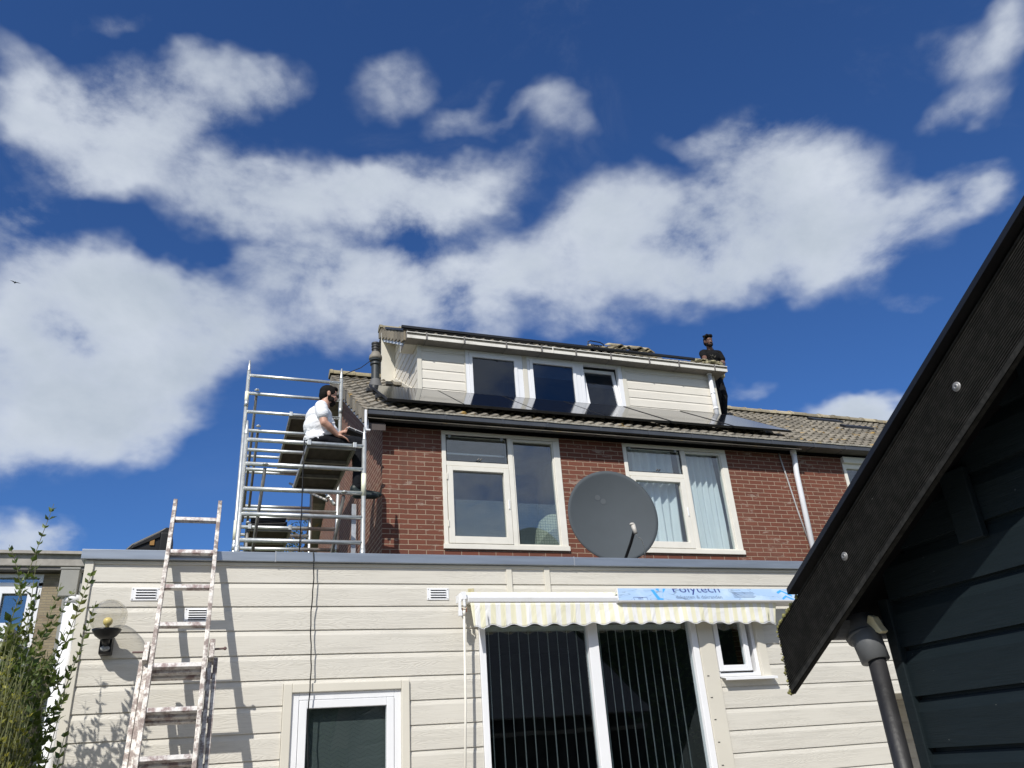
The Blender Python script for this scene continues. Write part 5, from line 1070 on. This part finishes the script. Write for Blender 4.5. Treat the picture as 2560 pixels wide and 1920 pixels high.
# trees beyond the scaffold
def tree(x, y, h, r_, lb, nl=2600, seed=1, sparse=.5):
    rnd = random.Random(seed); t = thing('garden_tree', lb, 'tree', (x, y, 0), 'trees beyond the scaffold'); tr = MB(); lf = MB()
    tr.tube([(x, y, 0), (x + .05, y, h * .35), (x, y, h * .7), (x + .1, y, h * .92)], [.13, .10, .06, .02], 8)
    for i in range(26):
        z = h * rnd.uniform(.35, .92); a = rnd.uniform(0, 6.28); l = r_ * rnd.uniform(.6, 1.15) * math.sin(math.pi * min(1, max(.15, (z / h - .25) / .75))) ** .5
        b = Vector((x, y, z)); e = b + Vector((math.cos(a) * l, math.sin(a) * l, l * rnd.uniform(.4, 1.0)))
        pts = [b, b.lerp(e, .5) + Vector((0, 0, -.05)), e]; tr.tube(pts, [.03, .015, .005], 5)
        for j in range(nl // 26):
            u = rnd.random() ** .6; p = b.lerp(e, u) + Vector((rnd.gauss(0, .16), rnd.gauss(0, .16), rnd.gauss(0, .20))); leaves(lf, [(p, (rnd.gauss(0, 1), rnd.gauss(0, 1), rnd.gauss(-.2, 1)))], .09, rnd)
    tr.build('trunk', BARK, t); lf.build('crown', LEAFT, t)
tree(1.75, 20, 7.9, 1.0, 'thin-leaved green tree showing between the scaffold frames', 2600, 3)
tree(2.7, 21, 7.6, 1.0, 'thin-leaved green tree behind the scaffold beside the gable wall', 2600, 5)
tree(.35, 20.5, 7.1, .65, 'small bluish green tree at the left foot of the scaffold tower', 2000, 8)

# ================================================================== PEOPLE
def hand(mb, wrist, d, thumb, palm, L=.185, curl=.5, spread=.12, ts=1):
    # wrist point, direction of the fingers, side of the thumb, direction the palm faces
    wrist = Vector(wrist); d = Vector(d).normalized(); th = Vector(thumb); th = (th - d * th.dot(d)).normalized(); pn = d.cross(th).normalized()
    if pn.dot(Vector(palm)) < 0: pn = -pn
    q = Matrix((th, pn, d)).transposed().to_quaternion()
    mb.cap(wrist, .026, wrist + d * .03, .027); mb.ell(wrist + d * .055, (.041, .017, .052), q)
    for i, (o, l) in enumerate(((.031, .072), (.011, .080), (-.010, .074), (-.030, .058))):
        a = wrist + d * .092 + th * o; dd = (d + th * o * 3 * spread / .12 * .35).normalized(); c1 = curl * (.6 + .1 * i)
        k1 = a + (dd * math.cos(c1) + pn * math.sin(c1)) * l * .45; k2 = k1 + (dd * math.cos(c1 * 2) + pn * math.sin(c1 * 2)) * l * .32; k3 = k2 + (dd * math.cos(c1 * 2.8) + pn * math.sin(c1 * 2.8)) * l * .23
        mb.cap(a - dd * .02, .0098, k1, .0092, 8); mb.cap(k1, .0092, k2, .0085, 8); mb.cap(k2, .0085, k3, .0076, 8)
    b = wrist + d * .03 + th * .030; t1 = b + (d * .75 + th * .7 + pn * .3).normalized() * .036; t2 = t1 + (d * .95 + th * .25 + pn * .35).normalized() * .030
    mb.cap(b, .0135, t1, .0115, 8); mb.cap(t1, .0115, t2, .0095, 8)
def head(mb, c, f, up, s=1.0):
    # c centre of the skull, f facing direction
    c = Vector(c); f = Vector(f).normalized(); up = Vector(up); up = (up - f * up.dot(f)).normalized(); sd = f.cross(up).normalized()
    q = Matrix((sd, f, up)).transposed().to_quaternion(); T = lambda a, b, z: c + (sd * a + f * b + up * z) * s
    E_ = lambda a, b, z, r: mb.ell(T(a, b, z), tuple(x * s for x in r), q)
    E_(0, -.012, .025, (.076, .096, .088)); E_(0, .018, -.035, (.060, .070, .080)); E_(0, .050, -.082, (.030, .028, .026)); E_(0, .062, .030, (.052, .022, .030))
    E_(0, .086, -.022, (.011, .014, .024)); E_(0, .098, -.034, (.015, .013, .011)); E_(.030, .068, -.022, (.022, .016, .018)); E_(-.030, .068, -.022, (.022, .016, .018))
    E_(0, .082, -.060, (.022, .010, .006)); E_(0, .080, -.071, (.019, .010, .006)); E_(0, .072, .014, (.045, .014, .008))
    for k in (1, -1): E_(.074 * k, -.006, -.012, (.009, .019, .031)); E_(.080 * k, -.012, .004, (.006, .018, .018))
    return T, q
def eyes(T, q, s, root, iris):
    w_ = MB(); b_ = MB()
    for k in (1, -1): w_.ell(T(.030 * k, .076, .001), (.0115 * s, .008 * s, .006 * s), q, 10, 8)
    for k in (1, -1): b_.ell(T(.030 * k, .083, .001), (.005 * s, .003 * s, .0055 * s), q, 8, 6)
    e = w_.build('eyes', simple('eye_white', (.22, .19, .17), .4), root, smooth=True); b_.build('iris', BLACKM, e, smooth=True)
# --- man sitting on the scaffold platform, seen from his right side, facing the house
mn = thing('person', 'man in white t-shirt and dark trousers sitting on the scaffold platform, legs hanging', 'person', (.98, 8.88, 5.0))
b = MB(); hc = (1.065, 8.88, 5.725); fd = (1, -.03, -.16)
T, q = head(b, hc, fd, (0.08, 0, 1), 1.03)
b.cap((.985, 8.88, 5.50), .066, (1.035, 8.88, 5.66), .058)
b.ell((.965, 8.88, 5.40), (.135, .185, .14)); b.ell((.985, 8.88, 5.22), (.165, .175, .17)); b.ell((.96, 8.88, 5.10), (.15, .175, .085)); b.cap((.95, 8.72, 5.49), .062, (.95, 9.04, 5.49), .062)
SR, ER, WR = (.955, 8.69, 5.465), (.990, 8.645, 5.265), (1.150, 8.70, 5.150)
b.cap(SR, .060, ER, .046); b.cap(ER, .045, (1.05, 8.66, 5.225), .043); b.cap((1.05, 8.66, 5.225), .043, WR, .028)
hand(b, WR, (1, .05, -.36), (.1, 1, .2), (-.3, .2, -1), curl=.30)
SL_, EL, WL_ = (.99, 9.06, 5.46), (1.13, 9.12, 5.27), (1.262, 9.02, 5.315)
b.cap(SL_, .058, EL, .044); b.cap(EL, .043, WL_, .027); hand(b, WL_, (1, -.25, .05), (.0, -.4, 1), (.2, -1, -.4), curl=.75)
for (y, kx, ax, az_) in ((8.79, 1.435, 1.400, 4.52), (8.98, 1.455, 1.47, 4.60)):
    b.cap((.99, y, 5.105), .082, (kx - .02, y, 5.095), .060); b.cap((kx - .02, y, 5.09), .058, (ax, y, az_ + .02), .040); b.ell((ax + .06, y, az_ - .06), (.12, .04, .04))
body = blob(b, 'body', SKIN1, mn, .0065, 4)
sh_ = MB(); sh_.ell((.955, 8.88, 5.415), (.158, .205, .150)); sh_.ell((.965, 8.88, 5.30), (.188, .215, .18)); sh_.ell((1.020, 8.88, 5.21), (.180, .195, .150)); sh_.ell((.935, 8.88, 5.13), (.150, .20, .12))
sh_.cap((.955, 8.70, 5.490), .074, (.955, 9.06, 5.490), .074); sh_.cap((.97, 8.88, 5.50), .085, (.99, 8.88, 5.545), .070); sh_.cap((.955, 8.69, 5.475), .076, (.972, 8.655, 5.375), .074, 18); sh_.cap((.99, 9.06, 5.47), .074, (1.04, 9.09, 5.39), .070, 18)
for i in range(7):
    a_ = -.15 + i * .075; sh_.cap((.80 + .01 * i, 8.80 - .02 * (i % 2), 5.13 + i * .03), .016, (.94 + .03 * i, 8.685, 5.085 + i * .034), .008, 8)
blob(sh_, 't_shirt', TSHIRT, mn, .007, 5)
tr = MB(); tr.ell((.97, 8.88, 5.085), (.185, .205, .085))
for (y, kx, ax, az_) in ((8.79, 1.435, 1.405, 4.53), (8.98, 1.455, 1.47, 4.60)):
    tr.cap((1.0, y, 5.10), .096, (kx - .02, y, 5.095), .076, 18); tr.cap((kx - .02, y, 5.085), .076, (kx - .01, y, 4.85), .070, 18); tr.cap((kx - .01, y, 4.85), .068, (ax, y, az_ + .02), .060, 18)
blob(tr, 'trousers', TROUS, mn, .008, 5)
for (y, ax, az_) in ((8.79, 1.40, 4.52), (8.98, 1.47, 4.60)):
    so = MB(); so.ell((ax + .0, y, az_ - .03), (.062, .050, .07)); so.cap((ax, y, az_ - .055), .050, (ax + .16, y - .01, az_ - .065), .040); so.ell((ax + .19, y - .01, az_ - .068), (.07, .046, .036)); so.cap((ax - .02, y, az_ + .01), .056, (ax, y, az_ - .04), .054)
    blob(so, 'shoe', SHOE, mn, .007, 4)
hr = MB(); hq = q; s_ = 1.03
for (a, f_, z, r_) in ((0, -.022, .040, (.083, .100, .086)), (0, -.055, -.005, (.076, .064, .085)), (.066, .004, .03, (.016, .058, .045)), (-.066, .004, .03, (.016, .058, .045)), (0, .045, .085, (.060, .045, .030))): hr.ell(T(a, f_, z), tuple(x * s_ for x in r_), q)
blob(hr, 'hair', HAIR, mn, .006, 3)
bd = MB()
for (a, f_, z, r_) in ((0, .056, -.085, (.040, .036, .034)), (.050, .026, -.062, (.016, .042, .036)), (-.050, .026, -.062, (.018, .045, .042)), (0, .088, -.050, (.030, .010, .008)), (0, .045, -.11, (.036, .036, .026)), (.062, .0, -.03, (.014, .016, .04)), (-.062, .0, -.03, (.014, .016, .04))): bd.ell(T(a, f_, z), tuple(x * s_ for x in r_), q)
blob(bd, 'beard', BEARD, mn, .005, 2); eyes(T, q, 1.03, mn, None)
# tablet and pen
tb = thing('clipboard', 'black cased tablet with white edge held on the lap of the seated man', 'tablet', (1.38, 8.86, 5.25))
qm = Matrix.Translation((1.395, 8.88, 5.262)) @ Matrix.Rotation(R(20), 4, 'Y')
def cx(mb): mb.v = [tuple(qm @ Vector(p)) for p in mb.v]; return mb
cx(MB().box(-.105, .105, -.075, .075, -.030, 0)).build('case', BLACKP, tb, bevel=.004); cx(MB().box(-.107, .107, -.077, .077, .001, .006).box(.095, .107, -.077, -.065, .006, .026).box(-.02, -.015, -.0785, -.0775, -.012, .001)).build('edge', WHITE, tb)
tag(MB().tube([(1.30, 8.93, 5.345), (1.42, 8.90, 5.285)], .005, 8).build('pen', WHITE), 'white pen held in the left hand of the seated man', 'pen')
# --- man standing on the main roof behind the right end of the dormer
m2 = thing('person', 'man in black t-shirt and gloves standing on the roof at the dormer right end', 'person', (8.36, 11.2, roofz(11.2)))
b = MB(); hc = (8.335, 11.12, 8.575)
T, q = head(b, hc, (-.12, -1, -.18), (-.04, 0, 1), 1.0)
b.cap((8.385, 11.18, 8.38), .060, (8.345, 11.14, 8.50), .054)
b.ell((8.385, 11.2, 8.27), (.165, .115, .15)); b.ell((8.36, 11.2, 8.08), (.15, .11, .15)); b.ell((8.37, 11.22, 7.90), (.155, .11, .12)); b.cap((8.24, 11.2, 8.355), .058, (8.555, 11.2, 8.375), .058)
b.cap((8.565, 11.2, 8.365), .058, (8.575, 11.13, 8.13), .046); b.cap((8.575, 11.13, 8.13), .045, (8.33, 10.93, 8.005), .030); hand(b, (8.33, 10.93, 8.005), (-1, -.35, -.1), (0, -1, .1), (0, .1, -1), curl=.6)
b.cap((8.22, 11.2, 8.34), .056, (8.13, 11.05, 8.14), .044); b.cap((8.13, 11.05, 8.14), .043, (7.98, 10.90, 8.01), .030); hand(b, (7.98, 10.90, 8.01), (-1, -.4, -.15), (0, -1, .1), (0, .1, -1), curl=.6)
for (x, fx) in ((8.30, 8.30), (8.44, 8.43)): b.cap((x, 11.22, 7.86), .083, (x + .01, 11.14, 7.45), .058); b.cap((x + .01, 11.14, 7.45), .056, (fx, 11.22, roofz(11.22) + .12), .040); b.ell((fx, 11.15, roofz(11.15) + .06), (.045, .12, .045))
blob(b, 'body', SKIN2, m2, .0065, 4)
sh_ = MB(); sh_.ell((8.385, 11.2, 8.27), (.188, .138, .150)); sh_.ell((8.36, 11.2, 8.09), (.180, .138, .17)); sh_.cap((8.24, 11.2, 8.36), .070, (8.555, 11.2, 8.38), .070); sh_.cap((8.385, 11.19, 8.40), .078, (8.375, 11.18, 8.43), .064)
sh_.cap((8.565, 11.2, 8.37), .074, (8.578, 11.15, 8.235), .068, 18); sh_.cap((8.22, 11.2, 8.345), .074, (8.17, 11.12, 8.235), .066, 18)
T2 = blob(sh_, 't_shirt', BSHIRT, m2, .007, 5)
PR = simple('faded_print', (.16, .15, .12), .8)
mk = MB()
for (x0, z0, x1, z1) in ((8.27, 8.26, 8.31, 8.23), (8.31, 8.23, 8.34, 8.27), (8.35, 8.25, 8.37, 8.21), (8.37, 8.21, 8.40, 8.26), (8.28, 8.20, 8.33, 8.19)): mk.tube([(x0, 11.068, z0), (x1, 11.066, z1)], .003, 6)
mk.build('chest_print', PR, T2)
tr = MB(); tr.ell((8.37, 11.22, 7.90), (.175, .13, .11))
for (x, fx) in ((8.30, 8.30), (8.44, 8.43)): tr.cap((x, 11.22, 7.86), .098, (x + .01, 11.14, 7.45), .075, 18); tr.cap((x + .01, 11.14, 7.45), .072, (fx, 11.22, roofz(11.22) + .10), .060, 18)
tr.ell((8.525, 11.2, 7.62), (.03, .06, .09)); blob(tr, 'trousers', TROUS, m2, .008, 5)
tp = MB(); tp.box(8.42, 8.545, 11.10, 11.30, 7.84, 7.95); tp.ell((8.48, 11.2, 7.86), (.075, .10, .09)); blob(tp, 'tool_pouch', GLOVE, m2, .008, 5)
for fx in (8.30, 8.43):
    so = MB(); so.ell((fx, 11.22, roofz(11.22) + .08), (.052, .06, .07)); so.cap((fx, 11.2, roofz(11.2) + .055), .045, (fx, 11.06, roofz(11.06) + .07), .042); blob(so, 'shoe', SHOE, m2, .007, 4)
hr = MB()
for (a, f_, z, r_) in ((0, -.020, .042, (.082, .100, .085)), (0, -.05, -.005, (.075, .064, .08)), (0, .04, .095, (.066, .055, .036))): hr.ell(T(a, f_, z), r_, q)
rr = random.Random(4)
for i in range(46):
    a = rr.uniform(-.07, .07); f_ = rr.uniform(-.05, .085); p = T(a, f_, .085 + .03 * rr.random()); hr.ell(p, (rr.uniform(.012, .024),) * 3, n=8, m=6)
for i in range(6): hr.ell(T(.066 + .02 * rr.random(), .05 + .03 * rr.random(), .07 + .03 * rr.random()), (.016,) * 3, n=8, m=6)
blob(hr, 'hair', HAIR, m2, .005, 1)
bd = MB()
for (a, f_, z, r_) in ((0, .055, -.090, (.040, .036, .032)), (.048, .026, -.065, (.016, .042, .040)), (-.048, .026, -.065, (.016, .042, .040)), (0, .088, -.050, (.028, .009, .007))): bd.ell(T(a, f_, z), r_, q)
blob(bd, 'beard', BEARD, m2, .005, 2); eyes(T, q, 1.0, m2, None)
for (w, d) in (((8.30, 10.915, 8.0), (-1, -.35, -.1)), ((7.99, 10.90, 8.01), (-1, -.4, -.15))):
    gl_ = MB(); hand(gl_, w, d, (0, -1, .1), (0, .1, -1), curl=.6); wv = Vector(w); gl_.cap(wv - Vector(d).normalized() * .05, .040, wv + Vector(d).normalized() * .02, .036)
    big = MB(); c0 = wv + Vector(d).normalized() * .06; big.v = [tuple(c0 + (Vector(p) - c0) * 1.18) for p in gl_.v]; big.f = gl_.f
    blob(big, 'glove', GLOVE, m2, .006, 3)
m2.location.z -= .035
mt = thing('mortar_bag', 'dusty camouflage cloth bundle lying on the dormer gutter edge under the gloved hands', 'cloth bundle', (7.8, 10.7, dzf(10.7)))
mb = MB(); rr = random.Random(8)
for i in range(12): mb.ell((7.66 + .05 * i, 10.76 + rr.uniform(-.03, .03), dzf(10.76) + .04 + .02 * math.sin(i)), (.06, .06, .030 + .012 * rr.random()), n=10, m=8)
blob(mb, 'bundle', GLOVE, mt, .008, 3)

bd_ = MB(); c = Vector((-15.1, 55, 34.1)); 
q = Matrix.Rotation(R(25), 4, 'Z')
for sg in (1, -1): bd_.add([tuple(c + q @ Vector(p)) for p in ((0, .10, 0), (sg * .16, .10, .08), (sg * .36, -.02, .03), (sg * .15, -.02, .07), (0, -.07, 0))], [(0, 1, 3, 4), (1, 2, 3)])
bd_.ell(c, (.045, .15, .04), q.to_quaternion(), 10, 8)
tag(bd_.build('bird', BLACKM), 'tiny dark bird flying in front of the clouds at the far left', 'bird')
